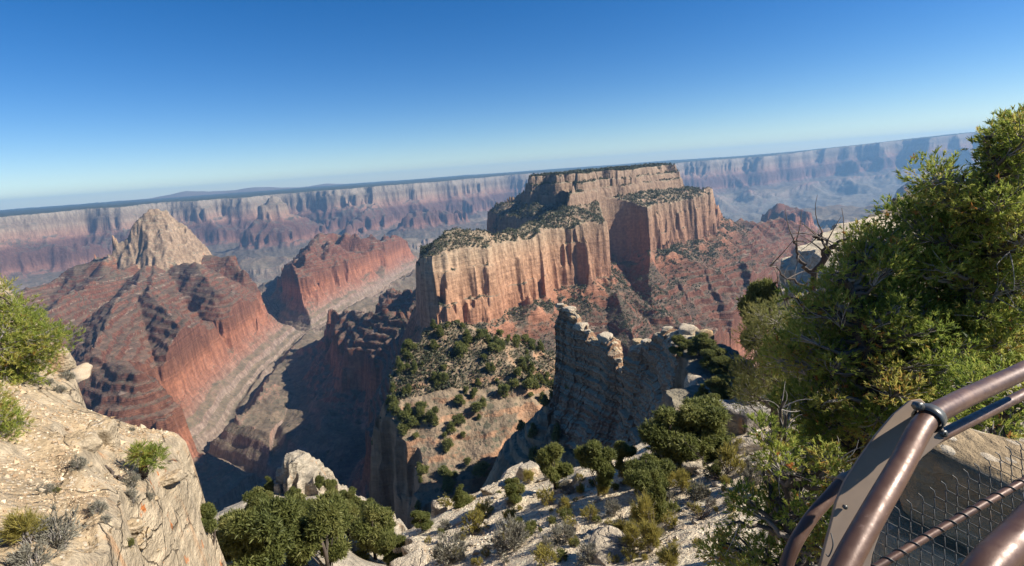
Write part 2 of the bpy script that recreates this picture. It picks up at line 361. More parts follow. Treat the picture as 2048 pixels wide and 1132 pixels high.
# polar sheet: rows follow the relief, so cliffs get as many rows as flats
AZF = np.concatenate([np.linspace(-80, -50, 50, endpoint=False), np.linspace(-50, -10, 500, endpoint=False), np.linspace(-10, 23, 620, endpoint=False), np.linspace(23, 50, 300), np.linspace(50, 100, 71)[1:]]) * math.pi / 180
NR = 2300
R0, R1 = 2.2, 29000.0
def build_rows():
    azc = np.linspace(-80, 100, 271) * math.pi / 180
    lr = np.linspace(math.log(R0), math.log(R1), 3000)
    A, L = np.meshgrid(azc, lr, indexing='ij'); R = np.exp(L)
    z, _, _ = ground(R * np.sin(A), R * np.cos(A))
    el = z / R; run = np.maximum.accumulate(el, axis=1); vis = el >= run - 0.004
    dl = lr[1] - lr[0]
    s = np.abs(np.diff(z, axis=1)) / R[:, 1:]
    den = np.minimum(s, .12) + dl * (0.06 + 0.55 * np.clip(-el[:, 1:], 0, 0.7)) 
    den = den * np.where(vis[:, 1:], 1.0, 0.3)
    k = 9; ker = np.ones(k) / k
    den = np.apply_along_axis(lambda v: np.convolve(v, ker, 'same'), 1, den)
    den = np.apply_along_axis(lambda v: np.convolve(np.pad(v, 4, 'edge'), ker, 'valid'), 0, den)
    den = den + .05 * den.mean()
    cdf = np.concatenate([np.zeros((len(azc), 1)), np.cumsum(den, axis=1)], axis=1); cdf /= cdf[:, -1:]
    t = np.linspace(0, 1, NR)
    rows = np.array([np.interp(t, c, lr) for c in cdf])          # (az, NR) of log r
    j = np.interp(AZF, azc, np.arange(len(azc))); j0 = np.clip(np.floor(j).astype(int), 0, len(azc) - 2); f = (j - j0)[:, None]
    return np.exp(rows[j0] * (1 - f) + rows[j0 + 1] * f)
RR = build_rows()
AA = np.repeat(AZF[:, None], NR, axis=1)
GX = RR * np.sin(AA); GY = RR * np.cos(AA)
GZ = np.empty_like(GX); GS_ = np.empty_like(GX); GW = np.empty(GX.shape, np.int8)
for k in range(0, GX.shape[0], 200):
    sl = slice(k, k + 200); GZ[sl], GS_[sl], GW[sl] = ground(GX[sl], GY[sl])
print('terrain evaluated', time.time() - T0)

def mesh_np(name, verts, faces_flat, nper, mat=None, smooth=True, link=True, parent=None):
    me = bpy.data.meshes.new(name)
    nf = len(faces_flat) // nper
    me.vertices.add(len(verts)); me.vertices.foreach_set('co', np.ascontiguousarray(verts, np.float32).ravel())
    me.loops.add(nf * nper); me.loops.foreach_set('vertex_index', np.ascontiguousarray(faces_flat, np.int32))
    me.polygons.add(nf); me.polygons.foreach_set('loop_start', np.arange(0, nf * nper, nper, dtype=np.int32))
    me.polygons.foreach_set('use_smooth', np.full(nf, smooth, bool))
    me.update(calc_edges=True)
    if mat: me.materials.append(mat)
    if not link: return me
    o = bpy.data.objects.new(name, me); COL.objects.link(o)
    if parent: o.parent = parent
    return o
def add_attr(me, name, vals):
    a = me.attributes.new(name, 'FLOAT', 'POINT'); a.data.foreach_set('value', np.ascontiguousarray(vals, np.float32).ravel())
# ------------------------------------------------------------------ materials
def new_mat(name, rough=0.9):
    m = bpy.data.materials.new(name); m.use_nodes = True
    b = m.node_tree.nodes['Principled BSDF']; b.inputs['Roughness'].default_value = rough
    b.inputs['Specular IOR Level'].default_value = 0.15
    return m, m.node_tree, b
class NB:
    """tiny node builder"""
    def __init__(s, nt): s.nt = nt
    def n(s, typ, **kw):
        x = s.nt.nodes.new(typ)
        for k, v in kw.items(): setattr(x, k, v)
        return x
    def link(s, a, b): s.nt.links.new(a, b)
    def val(s, sock, v):
        if hasattr(v, 'links'): s.link(v, sock)
        else: sock.default_value = v
    def math(s, op, a, b=0.0, c=None, clamp=False):
        x = s.n('ShaderNodeMath', operation=op); x.use_clamp = clamp
        s.val(x.inputs[0], a); s.val(x.inputs[1], b)
        if c is not None: s.val(x.inputs[2], c)
        return x.outputs[0]
    def mix(s, f, a, b, mode='MIX'):
        x = s.n('ShaderNodeMix', data_type='RGBA', blend_type=mode)
        s.val(x.inputs[0], f)
        for i, v in ((6, a), (7, b)):
            if hasattr(v, 'links'): s.link(v, x.inputs[i])
            else: x.inputs[i].default_value = (*v, 1)
        return x.outputs[2]
    def noise(s, vec, scale, detail=4, rough=0.55, col=False, dist=0.0):
        x = s.n('ShaderNodeTexNoise'); s.val(x.inputs['Vector'], vec); x.inputs['Scale'].default_value = scale
        x.inputs['Detail'].default_value = detail; x.inputs['Roughness'].default_value = rough; x.inputs['Distortion'].default_value = dist
        return x.outputs[1 if col else 0]
    def voro(s, vec, scale, out='Distance', feature='F1', rnd=1.0):
        x = s.n('ShaderNodeTexVoronoi', feature=feature); s.val(x.inputs['Vector'], vec); x.inputs['Scale'].default_value = scale
        x.inputs['Randomness'].default_value = rnd
        return x.outputs[out]
    def mapr(s, v, a, b, c=0.0, d=1.0, smooth=True):
        x = s.n('ShaderNodeMapRange'); x.interpolation_type = 'SMOOTHSTEP' if smooth else 'LINEAR'
        s.val(x.inputs[0], v)
        for i, q in zip((1, 2, 3, 4), (a, b, c, d)): x.inputs[i].default_value = q
        return x.outputs[0]
    def ramp(s, v, stops, interp='LINEAR'):
        x = s.n('ShaderNodeValToRGB'); x.color_ramp.interpolation = interp
        s.val(x.inputs[0], v); e = x.color_ramp.elements
        while len(e) < len(stops): e.new(1.0)
        for el, (p, c) in zip(e, stops): el.position = p; el.color = (*c, 1)
        return x.outputs[0]
    def pos(s): return s.n('ShaderNodeNewGeometry').outputs['Position']
    def scalev(s, v, sc):
        x = s.n('ShaderNodeVectorMath', operation='MULTIPLY'); s.val(x.inputs[0], v); x.inputs[1].default_value = sc; return x.outputs[0]
    def bump(s, h, dist, strength=1.0, normal=None):
        x = s.n('ShaderNodeBump'); s.val(x.inputs['Height'], h); x.inputs['Distance'].default_value = dist; x.inputs['Strength'].default_value = strength
        if normal is not None: s.link(normal, x.inputs['Normal'])
        return x.outputs[0]

def canyon_mat(far=False):
    m, nt, b = new_mat('far_canyon_rock' if far else 'canyon_rock', 0.95); q = NB(nt)
    geo = q.n('ShaderNodeNewGeometry'); P = geo.outputs['Position']
    st = q.n('ShaderNodeAttribute'); st.attribute_name = 'strat'; s = st.outputs['Fac']
    sepn = q.n('ShaderNodeSeparateXYZ'); q.link(geo.outputs['True Normal'], sepn.inputs[0]); nz = sepn.outputs[2]
    sepp = q.n('ShaderNodeSeparateXYZ'); q.link(P, sepp.inputs[0]); pz = sepp.outputs[2]
    big = q.noise(P, 0.006, 5, 0.6)
    s2 = q.math('ADD', s, q.math('MULTIPLY', q.math('SUBTRACT', big, 0.5), 40))
    LO, HI = -1400.0, 0.0
    def t(zz): return (zz - LO) / (HI - LO)
    f = q.math('DIVIDE', q.math('SUBTRACT', s2, LO), HI - LO)
    cliff = q.ramp(f, [(t(-1400), (.12, .09, .075)), (t(-1170), (.13, .10, .085)), (t(-1060), (.17, .13, .10)), (t(-1000), (.21, .17, .13)), (t(-880), (.23, .175, .14)),
                       (t(-800), (.25, .12, .08)), (t(-720), (.28, .12, .07)), (t(-650), (.20, .09, .056)), (t(-560), (.15, .068, .046)), (t(-440), (.17, .078, .052)),
                       (t(-385), (.31, .15, .09)), (t(-320), (.36, .20, .12)), (t(-250), (.36, .225, .14)), (t(-200), (.36, .265, .175)), (t(-150), (.26, .19, .13)), (t(-90), (.28, .215, .15)), (t(-20), (.34, .285, .21))])
    soil = q.ramp(f, [(t(-1400), (.12, .10, .08)), (t(-1100), (.16, .14, .11)), (t(-1000), (.165, .137, .10)), (t(-860), (.155, .118, .082)), (t(-780), (.15, .105, .077)), (t(-690), (.165, .10, .072)),
                      (t(-560), (.125, .078, .056)), (t(-460), (.125, .085, .062)), (t(-390), (.14, .105, .075)), (t(-330), (.22, .165, .115)), (t(-200), (.235, .185, .125)), (t(-100), (.25, .205, .145)), (t(-20), (.30, .26, .19))])
    # fine beds on the cliffs: bands of changing thickness
    zz = q.math('ADD', s, q.math('MULTIPLY', q.noise(P, 0.02, 3), 6))
    cmb = q.n('ShaderNodeCombineXYZ'); q.link(zz, cmb.inputs[2])
    bed = q.noise(cmb.outputs[0], 0.11, 6, 0.75)
    cmb2 = q.n('ShaderNodeCombineXYZ'); q.link(q.math('MULTIPLY', pz, 1.0), cmb2.inputs[2])
    bed2 = q.noise(cmb.outputs[0], 0.7, 4, 0.7)
    bandk = q.mapr(q.math('ADD', q.math('MULTIPLY', bed, .62), q.math('MULTIPLY', bed2, .38)), 0.32, 0.68, 0.55, 1.4)
    supai = q.math('MULTIPLY', q.mapr(s, -720, -660), q.mapr(s, -420, -370, 1, 0))
    # upright streaks of stain on tall walls
    sv = q.scalev(P, (1, 1, 0.07)); streak = q.noise(sv, 0.045, 6, 0.65)
    fine = q.noise(P, 0.09, 8, 0.65)
    c1 = q.mix(1.0, cliff, q.mix(q.mapr(streak, .38, .62), (.74, .69, .66), (1.17, 1.13, 1.09)), 'MULTIPLY')
    k = q.n('ShaderNodeCombineColor'); [q.link(bandk, k.inputs[i]) for i in range(3)]
    c1 = q.mix(q.math('ADD', q.math('MULTIPLY', supai, .4), .6), c1, q.mix(1.0, c1, k.outputs[0], 'MULTIPLY'))
    c1 = q.mix(q.mapr(streak, .60, .72, 0, .6), c1, (.15, .13, .115))
    far_brown = q.math('MULTIPLY', q.mapr(q.math('ADD', sepp.outputs[1], q.math('MULTIPLY', q.math('SUBTRACT', q.noise(P, .006, 3), .5), 900)), 1500, 1950), q.mapr(s, -400, -370))  # upper cliffs turn darker brown with distance, edge broken by noise
    far_brown = q.math('MULTIPLY', far_brown, q.mapr(sepp.outputs[1], 3200, 2900))
    c1 = q.mix(q.math('MULTIPLY', far_brown, .55), c1, (.17, .105, .075))
    kf = q.n('ShaderNodeCombineColor'); ff = q.mapr(fine, .3, .7, .7, 1.3); [q.link(ff, kf.inputs[i]) for i in range(3)]
    c1 = q.mix(.8, c1, q.mix(1.0, c1, kf.outputs[0], 'MULTIPLY'))
    # debris slopes with scattered scrub
    gul = q.noise(P, 0.02, 6, 0.62)
    c2 = q.mix(1.0, soil, q.mix(q.mapr(gul, .35, .65), (.72, .74, .74), (1.25, 1.2, 1.15)), 'MULTIPLY')
    c2 = q.mix(.7, c2, q.mix(1.0, c2, kf.outputs[0], 'MULTIPLY'))
    kk = q.n('ShaderNodeCombineColor'); b3 = q.mapr(q.math('ADD', q.math('MULTIPLY', bed, .7), q.math('MULTIPLY', bed2, .3)), .36, .64, .45, 1.6); [q.link(b3, kk.inputs[i]) for i in range(3)]
    c2 = q.mix(supai, c2, q.mix(1.0, c2, kk.outputs[0], 'MULTIPLY'))
    patch = q.noise(P, 0.011, 4, 0.6)
    v = q.voro(P, 0.085); v2 = q.voro(P, 0.2)
    th = q.math('ADD', q.math('MULTIPLY', patch, .55), -.02)
    veg = q.math('LESS_THAN', v, th); vegb = q.math('LESS_THAN', v2, q.math('ADD', q.math('MULTIPLY', patch, .7), -.07))
    veg = q.math('MAXIMUM', veg, vegb)
    vegz = q.math('MULTIPLY', q.mapr(s, -1000, -780, .25, .8), q.mapr(s, -150, -60, 1, .6))
    for zc_, w_ in ((-512, 4.5), (-566, 4.0), (-470, 3.0)):
        ln = q.math('LESS_THAN', q.math('ABSOLUTE', q.math('SUBTRACT', s, q.math('ADD', zc_, q.math('MULTIPLY', q.math('SUBTRACT', patch, .5), 16)))), w_)
        c2 = q.mix(q.math('MULTIPLY', ln, q.mapr(q.noise(P, .03, 4), .42, .55, 0, .8)), c2, (.30, .22, .165))
    c2 = q.mix(q.math('MULTIPLY', veg, vegz), c2, (.105, .105, .07))
    flat = q.mapr(q.math('ADD', nz, q.math('MULTIPLY', q.math('SUBTRACT', fine, .5), .35)), .62, .80)
    col = q.mix(flat, c1, c2)
    # forest on the plateau tops
    top = q.math('MULTIPLY', q.mapr(s, -70, -45), q.mapr(nz, .85, .95))
    geoR = q.n('ShaderNodeVectorMath', operation='LENGTH'); q.link(P, geoR.inputs[0])
    top = q.math('MULTIPLY', top, q.math('GREATER_THAN', geoR.outputs['Value'], 2000))
    col = q.mix(top, col, q.mix(q.noise(P, .004, 6, .7), (.035, .05, .03), (.09, .10, .06)))
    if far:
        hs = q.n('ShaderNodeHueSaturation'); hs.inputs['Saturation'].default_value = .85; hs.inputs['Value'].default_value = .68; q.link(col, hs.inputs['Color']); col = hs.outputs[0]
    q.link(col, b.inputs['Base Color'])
    h = q.math('ADD', q.math('MULTIPLY', q.noise(P, 0.03, 9, .62), 1.0), q.math('MULTIPLY', streak, .6))
    h = q.math('ADD', h, q.math('MULTIPLY', bed, q.math('ADD', .35, q.math('MULTIPLY', supai, 1.5))))
    nb = q.bump(h, 9.0, .9)
    q.link(nb, b.inputs['Normal'])
    return m

def pale_mat(name, soil=(.56, .45, .31), rock=(.58, .48, .35), lich=.25):
    """pale limestone rubble: rock on steep faces, gravelly soil on flats"""
    m, nt, b = new_mat(name, 0.92); q = NB(nt)
    geo = q.n('ShaderNodeNewGeometry'); P = geo.outputs['Position']
    sepn = q.n('ShaderNodeSeparateXYZ'); q.link(geo.outputs['Normal'], sepn.inputs[0]); nz = sepn.outputs[2]
    n1 = q.noise(P, .35, 8, .65); n2 = q.noise(P, 2.3, 6, .65); n3 = q.noise(P, 14, 4, .6)
    dk = tuple(c * .62 for c in soil); br = tuple(min(c * 1.3, .85) for c in soil)
    s = q.mix(q.mapr(n1, .3, .7), dk, soil); s = q.mix(q.mapr(n2, .45, .75), s, br)
    # grains and chips
    cell = q.n('ShaderNodeTexVoronoi'); q.link(P, cell.inputs['Vector']); cell.inputs['Scale'].default_value = 11
    hs = q.n('ShaderNodeSeparateColor'); q.link(cell.outputs['Color'], hs.inputs[0])
    chip = q.math('MULTIPLY', q.math('GREATER_THAN', hs.outputs[0], .62), q.math('LESS_THAN', cell.outputs['Distance'], .42))
    s = q.mix(q.math('MULTIPLY', chip, .8), s, q.mix(hs.outputs[1], (.40, .31, .22), (.70, .62, .48)))
    dirt = q.mapr(q.noise(P, 1.1, 5, .6), .56, .72)
    s = q.mix(q.math('MULTIPLY', dirt, .5), s, (.30, .20, .12))
    # rock
    sx = q.scalev(P, (1, 1, 3.5)); rb = q.noise(sx, .9, 9, .68)
    r_ = q.mix(q.mapr(rb, .3, .7), tuple(c * .58 for c in rock), tuple(min(1, c * 1.25) for c in rock))
    sv = q.scalev(P, (1, 1, .12)); stn = q.noise(sv, 1.6, 6, .65)
    r_ = q.mix(q.mapr(stn, .55, .75, 0, .6), r_, (.52, .26, .11))
    r_ = q.mix(q.mapr(q.noise(sv, 2.7, 5, .6), .6, .72, 0, .55), r_, (.16, .14, .12))
    wv = q.n('ShaderNodeVectorMath', operation='ADD'); q.link(q.scalev(P, (1, 1, 1.6)), wv.inputs[0]); q.link(q.scalev(q.noise(P, 1.3, 4, .6, col=True), (.7, .7, .7)), wv.inputs[1])
    ck = q.n('ShaderNodeTexVoronoi', feature='DISTANCE_TO_EDGE'); q.link(wv.outputs[0], ck.inputs['Vector']); ck.inputs['Scale'].default_value = .62
    crack = q.math('MULTIPLY', q.mapr(ck.outputs['Distance'], 0, .03, 1, 0), q.mapr(q.noise(P, .5, 3), .45, .6))
    r_ = q.mix(q.math('MULTIPLY', crack, .8), r_, (.10, .075, .05))
    lic = q.math('MULTIPLY', q.mapr(q.noise(P, 1.4, 6, .7), .60, .66), q.mapr(q.noise(P, .25, 2), .5, .6))
    r_ = q.mix(q.math('MULTIPLY', lic, min(1, lich * 3)), r_, (.50, .17, .05))
    flat = q.mapr(q.math('ADD', nz, q.math('MULTIPLY', q.math('SUBTRACT', n2, .5), .3)), .70, .84)
    col = q.mix(flat, r_, s)
    q.link(col, b.inputs['Base Color'])
    h = q.math('ADD', q.math('MULTIPLY', q.noise(P, 1.1, 11, .66), 1.0), q.math('MULTIPLY', cell.outputs['Distance'], -.12))
    h = q.math('ADD', h, q.math('MULTIPLY', rb, .6))
    h = q.math('SUBTRACT', h, q.math('MULTIPLY', crack, .35))
    q.link(q.bump(h, .45, .9), b.inputs['Normal'])
    return m
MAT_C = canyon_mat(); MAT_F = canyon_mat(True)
MAT_P = pale_mat('pale_limestone', (.74, .60, .42), (.62, .515, .375))
MAT_K = pale_mat('knob_limestone', (.42, .36, .27), (.40, .345, .26), .1)
MAT_LEDGE = pale_mat('ledge_limestone', (.49, .365, .22), (.50, .40, .27), .5)

# ------------------------------------------------------------------ the ground, split by landform
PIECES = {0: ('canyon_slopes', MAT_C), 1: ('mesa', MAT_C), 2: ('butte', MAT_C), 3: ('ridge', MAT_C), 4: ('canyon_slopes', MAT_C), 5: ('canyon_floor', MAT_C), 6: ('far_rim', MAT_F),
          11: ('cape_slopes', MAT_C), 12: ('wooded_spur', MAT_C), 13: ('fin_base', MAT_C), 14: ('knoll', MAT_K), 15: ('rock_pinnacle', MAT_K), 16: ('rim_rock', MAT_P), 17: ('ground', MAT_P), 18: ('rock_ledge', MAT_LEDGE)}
def struct(o, label=None):
    o['kind'] = 'structure'
    if label: o['label'] = label
    return o
LABELS = {'canyon_slopes': 'shaded brown slope falling into the side canyon left of the mesa', 'mesa': 'great flat topped mesa with tall orange cliffs and wooded shelves',
          'butte': 'red butte with pale jagged cap above banded slopes on the left', 'ridge': 'low red ridge and outlying butte edged by an orange cliff', 'canyon_floor': 'grey green canyon floor crossed by dry gullies',
          'far_rim': 'long hazy far canyon rim of banded cliffs under a forested plateau', 'cape_slopes': 'dark broken slopes dropping from the near rim into the gully',
          'wooded_spur': 'rocky spur dotted with dark trees above a red cliff', 'fin_base': 'broken rocky base and right shoulder of the layered fin', 'knoll': 'tree covered knoll below the near rim',
          'rock_pinnacle': 'pale knob of limestone rising from the trees of the knoll', 'rim_rock': 'pale flat rim rock behind the dead snag', 'ground': 'pale stony slope dotted with shrubs',
          'rock_ledge': 'cream limestone ledge covered in gravel with an orange stained cliff edge'}
def build_ground():
    na, nr = GX.shape
    idx = np.arange(na * nr).reshape(na, nr)
    q = np.stack([idx[:-1, :-1], idx[1:, :-1], idx[1:, 1:], idx[:-1, 1:]], -1).reshape(-1, 4)
    wf = GW[:-1, :-1].ravel()
    V = np.stack([GX, GY, GZ], -1).reshape(-1, 3); S = GS_.ravel()
    names = {}
    for k, (nm, mt) in PIECES.items(): names.setdefault(nm, ([], mt))[0].append(k)
    for nm, (ks, mt) in names.items():
        f = q[np.isin(wf, ks)]
        if not len(f): continue
        used = np.unique(f); remap = np.zeros(len(V), np.int32); remap[used] = np.arange(len(used))
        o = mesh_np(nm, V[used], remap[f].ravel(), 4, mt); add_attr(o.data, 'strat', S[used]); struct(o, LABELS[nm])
build_ground()
print('ground built', time.time() - T0)
# ------------------------------------------------------------------ plants: mesh helpers
def unit(v): return v / (np.linalg.norm(v, axis=-1, keepdims=True) + 1e-9)
def tuft_mesh(C, Dv, n, length, width, spread=(.35, 1.25), var=None, rng=RNG, along=0.5):
    """needle or leaf tufts: n thin triangles round each axis Dv at C"""
    N = len(C); C = np.asarray(C, float); Dv = unit(np.asarray(Dv, float))
    a = np.where(np.abs(Dv[:, 2:3]) > .9, np.array([[1.0, 0, 0]]), np.array([[0, 0, 1.0]]))
    p = unit(np.cross(Dv, a)); q = np.cross(Dv, p)
    th = rng.random((N, n)) * 2 * np.pi; ph = rng.uniform(*spread, (N, n)); t = rng.random((N, n)) * along
    rad = p[:, None] * np.cos(th)[..., None] + q[:, None] * np.sin(th)[..., None]
    nd = Dv[:, None] * np.cos(ph)[..., None] + rad * np.sin(ph)[..., None]
    L = length * rng.uniform(.7, 1.25, (N, n, 1)); b = C[:, None] + Dv[:, None] * (t[..., None] * length)
    side = unit(np.cross(nd, Dv[:, None] + .35 * rng.normal(size=(N, n, 3))))
    v = np.stack([b - side * width * .5, b + side * width * .5, b + nd * L + side * width * .12, b + nd * L - side * width * .12], 2)
    V = v.reshape(-1, 3); Fc = np.arange(len(V), dtype=np.int32)
    if var is None: var = rng.random(N)
    vv = np.clip(np.repeat(np.asarray(var)[:, None], n * 4, axis=1) + rng.normal(0, .05, (N, n * 4)), 0, 1).ravel()
    return V, Fc, vv
class Tubes:
    def __init__(s, sides=5): s.V = []; s.F = []; s.A = []; s.n = 0; s.sides = sides
    def add(s, pts, r0, r1=None, sides=None, shade=None, cap=True):
        k = sides or s.sides; pts = np.asarray(pts, float); m = len(pts)
        rr = np.linspace(r0, r0 if r1 is None else r1, m) if np.isscalar(r0) else np.asarray(r0)
        T = np.gradient(pts, axis=0); T = unit(T)
        a = np.array([0, 0, 1.0]) if abs(T[0, 2]) < .9 else np.array([1.0, 0, 0])
        p = unit(np.cross(T[0], a)); P_ = [p]
        for i in range(1, m):
            p = p - T[i] * (p @ T[i]); p = p / (np.linalg.norm(p) + 1e-9); P_.append(p)
        P_ = np.array(P_); Q = np.cross(T, P_)
        ang = np.arange(k) * 2 * np.pi / k
        ring = pts[:, None] + rr[:, None, None] * (P_[:, None] * np.cos(ang)[None, :, None] + Q[:, None] * np.sin(ang)[None, :, None])
        idx = s.n + np.arange(m * k).reshape(m, k); nx = np.roll(idx, -1, axis=1)
        f = np.stack([idx[:-1], nx[:-1], nx[1:], idx[1:]], -1).reshape(-1, 4)
        V = ring.reshape(-1, 3); s.V.append(V); s.F.append(f); s.n += len(V)
        sh = np.clip(1 - rr / .03, 0, 1) if shade is None else np.full(m, shade)
        s.A.append(np.repeat(sh, k))
    def arrays(s): return np.concatenate(s.V), np.concatenate(s.F).ravel(), np.concatenate(s.A)
def tube_obj(name, tb, mat, parent=None, link=True):
    V, Fc, A = tb.arrays(); o = mesh_np(name, V, Fc, 4, mat, True, link, parent)
    add_attr(o.data if link else o, 'var', A); return o
def bez(a, b, c, n=7):
    t = np.linspace(0, 1, n)[:, None]; return (1 - t) ** 2 * a + 2 * t * (1 - t) * b + t * t * c

def bark_mat():
    m, nt, b = new_mat('bark', .95); q = NB(nt)
    a = q.n('ShaderNodeAttribute'); a.attribute_name = 'var'; P = q.n('ShaderNodeTexCoord').outputs['Object']
    n = q.noise(q.scalev(P, (1, 1, .25)), 22, 6, .65)
    dark = q.mix(n, (.045, .036, .03), (.13, .10, .08)); pale = q.mix(n, (.22, .195, .17), (.44, .40, .36))
    q.link(q.mix(q.mapr(a.outputs['Fac'], .2, .75), dark, pale), b.inputs['Base Color'])
    q.link(q.bump(n, .02, .8), b.inputs['Normal']); return m
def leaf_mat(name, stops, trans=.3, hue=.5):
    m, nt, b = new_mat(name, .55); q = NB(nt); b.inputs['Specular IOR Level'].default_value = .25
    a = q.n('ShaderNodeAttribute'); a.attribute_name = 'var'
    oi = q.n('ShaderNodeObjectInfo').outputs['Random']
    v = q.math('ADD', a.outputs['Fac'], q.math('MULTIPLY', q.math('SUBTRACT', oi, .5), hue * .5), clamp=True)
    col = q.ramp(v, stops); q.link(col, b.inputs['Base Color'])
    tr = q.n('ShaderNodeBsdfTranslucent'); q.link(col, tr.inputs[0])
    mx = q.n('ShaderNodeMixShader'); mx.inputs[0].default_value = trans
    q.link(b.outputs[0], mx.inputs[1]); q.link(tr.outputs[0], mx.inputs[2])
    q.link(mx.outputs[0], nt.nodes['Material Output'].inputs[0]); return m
BARK = bark_mat()
PINE = leaf_mat('pine_needles', [(0, (.07, .10, .024)), (.35, (.175, .235, .045)), (.7, (.325, .37, .07)), (.93, (.46, .43, .11)), (.97, (.42, .20, .06)), (1, (.42, .17, .05))], .5, .1)
JUN = leaf_mat('juniper_leaves', [(0, (.075, .095, .028)), (.5, (.19, .205, .06)), (1, (.32, .295, .10))], .48, .45)
SAGE = leaf_mat('sage_leaves', [(0, (.13, .12, .09)), (.5, (.25, .235, .18)), (1, (.38, .35, .27))], .2, .4)
YELL = leaf_mat('broom_leaves', [(0, (.16, .15, .042)), (.5, (.34, .29, .075)), (1, (.50, .41, .12))], .4, .5)
FARV = leaf_mat('distant_leaves', [(0, (.04, .05, .026)), (.5, (.075, .083, .042)), (1, (.13, .125, .07))], .15, 0)
DEAD = bark_mat(); DEAD.name = 'dead_wood'

def lobes_points(lobes, n, rng, shell=.55):
    """n points in a set of ellipsoid lobes, leaning to the shells; returns the point, the outward direction and the shell depth"""
    w = np.array([l[3] ** 2 for l in lobes]); k = rng.choice(len(lobes), n, p=w / w.sum())
    L = np.array([l[:4] for l in lobes])[k]; fl = np.array([(l[4] if len(l) > 4 else .75) for l in lobes])[k]
    d = unit(rng.normal(size=(n, 3))); rad = (shell + (1 - shell) * rng.random(n)) * (1 + .14 * rng.normal(size=n))
    off = d * rad[:, None] * L[:, 3:4]; off[:, 2] *= fl
    return L[:, :3] + off, unit(d + np.array([0, 0, .35])), rad
def make_tree(kind, seed, mats, n=1500, size=.11, needles=5, open_=.5):
    """a small pinyon or juniper one metre tall at scale 1: returns (trunk mesh, crown mesh)"""
    rng = np.random.default_rng(seed); lobes = []
    if kind == 'round':
        for i in range(13):
            a = rng.random() * 6.28; h = rng.uniform(.16, .86); rr = (.36 * math.sin(math.pi * min(1, h * .9 + .12)) + .06) * rng.uniform(.5, 1)
            lobes.append((rr * math.cos(a), rr * math.sin(a), h, rng.uniform(.11, .19)))
        lobes.append((0, 0, .5, .27))
    elif kind == 'cone':
        for i in range(15):
            a = rng.random() * 6.28; h = rng.uniform(.1, .95); rr = .33 * (1.05 - h) * rng.uniform(.5, 1)
            lobes.append((rr * math.cos(a), rr * math.sin(a), h, .05 + .14 * (1.1 - h) * rng.uniform(.8, 1.2)))
        lobes.append((0, 0, .4, .2))
    else:   # open, uneven
        for i in range(12):
            a = rng.random() * 6.28; h = rng.uniform(.25, .9); rr = .42 * rng.uniform(.2, 1) * (1.15 - .5 * h)
            lobes.append((rr * math.cos(a), rr * math.sin(a), h, rng.uniform(.09, .17), .6))
    tb = Tubes(5); top = np.array([rng.normal(0, .05), rng.normal(0, .05), .8])
    path = bez(np.array([0, 0, -.06]), np.array([rng.normal(0, .06), rng.normal(0, .06), .35]), top, 6); tb.add(path, .035, .012, shade=.1)
    for l in lobes:
        c = np.array(l[:3]); s = path[np.clip(int(c[2] * 5 * .6), 0, 5)]
        tb.add(bez(s, (s + c) / 2 + np.array([0, 0, -.04]), c, 4), .014, .004, sides=3, shade=.35)
    P, D, sh = lobes_points(lobes, n, rng)
    keep = P[:, 2] > .02; P = P[keep]; D = D[keep]; sh = sh[keep]
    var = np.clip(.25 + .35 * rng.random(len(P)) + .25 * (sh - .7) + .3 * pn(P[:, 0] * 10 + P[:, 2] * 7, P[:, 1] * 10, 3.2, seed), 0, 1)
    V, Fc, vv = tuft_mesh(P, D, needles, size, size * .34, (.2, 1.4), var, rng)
    cm = mesh_np('crown', V, Fc, 4, mats, False, False); add_attr(cm, 'var', vv)
    return tube_obj('trunk', tb, BARK, link=False), cm
def new_thing(name, label, cat, loc, rz=0, scale=1.0, group=None):
    o = bpy.data.objects.new(name, None); COL.objects.link(o); o.empty_display_size = .1
    o.location = loc; o.rotation_euler = (0, 0, rz); o.scale = scale if hasattr(scale, '__len__') else (scale,) * 3
    o['label'] = label; o['category'] = cat
    if group: o['group'] = group
    return o
def child(name, me, parent):
    o = bpy.data.objects.new(name, me); COL.objects.link(o); o.parent = parent; return o
def place_tree(proto, name, label, loc, h, wide=1.0, group=None, rng=RNG):
    t = new_thing(name, label, 'tree', tuple(loc), rng.random() * 6.28, (h * wide, h * wide, h), group)
    child('trunk', proto[0], t); child('crown', proto[1], t); return t

def hits(pix):
    """where the rays of pixels meet the ground"""
    out = []; rs = np.exp(np.linspace(math.log(2.6), math.log(6000), 2600))
    for px, py in pix:
        d = ray(px, py); x = d[0] * rs; y = d[1] * rs
        z, _, _ = ground(x, y); b = np.where(d[2] * rs < z)[0]
        if not len(b): out.append(None); continue
        i = b[0]; out.append(np.array([x[i], y[i], z[i]]))
    return out
def px_size(p): return (np.asarray(p) @ FWD) / 1100.0       # metres per photo pixel at a point
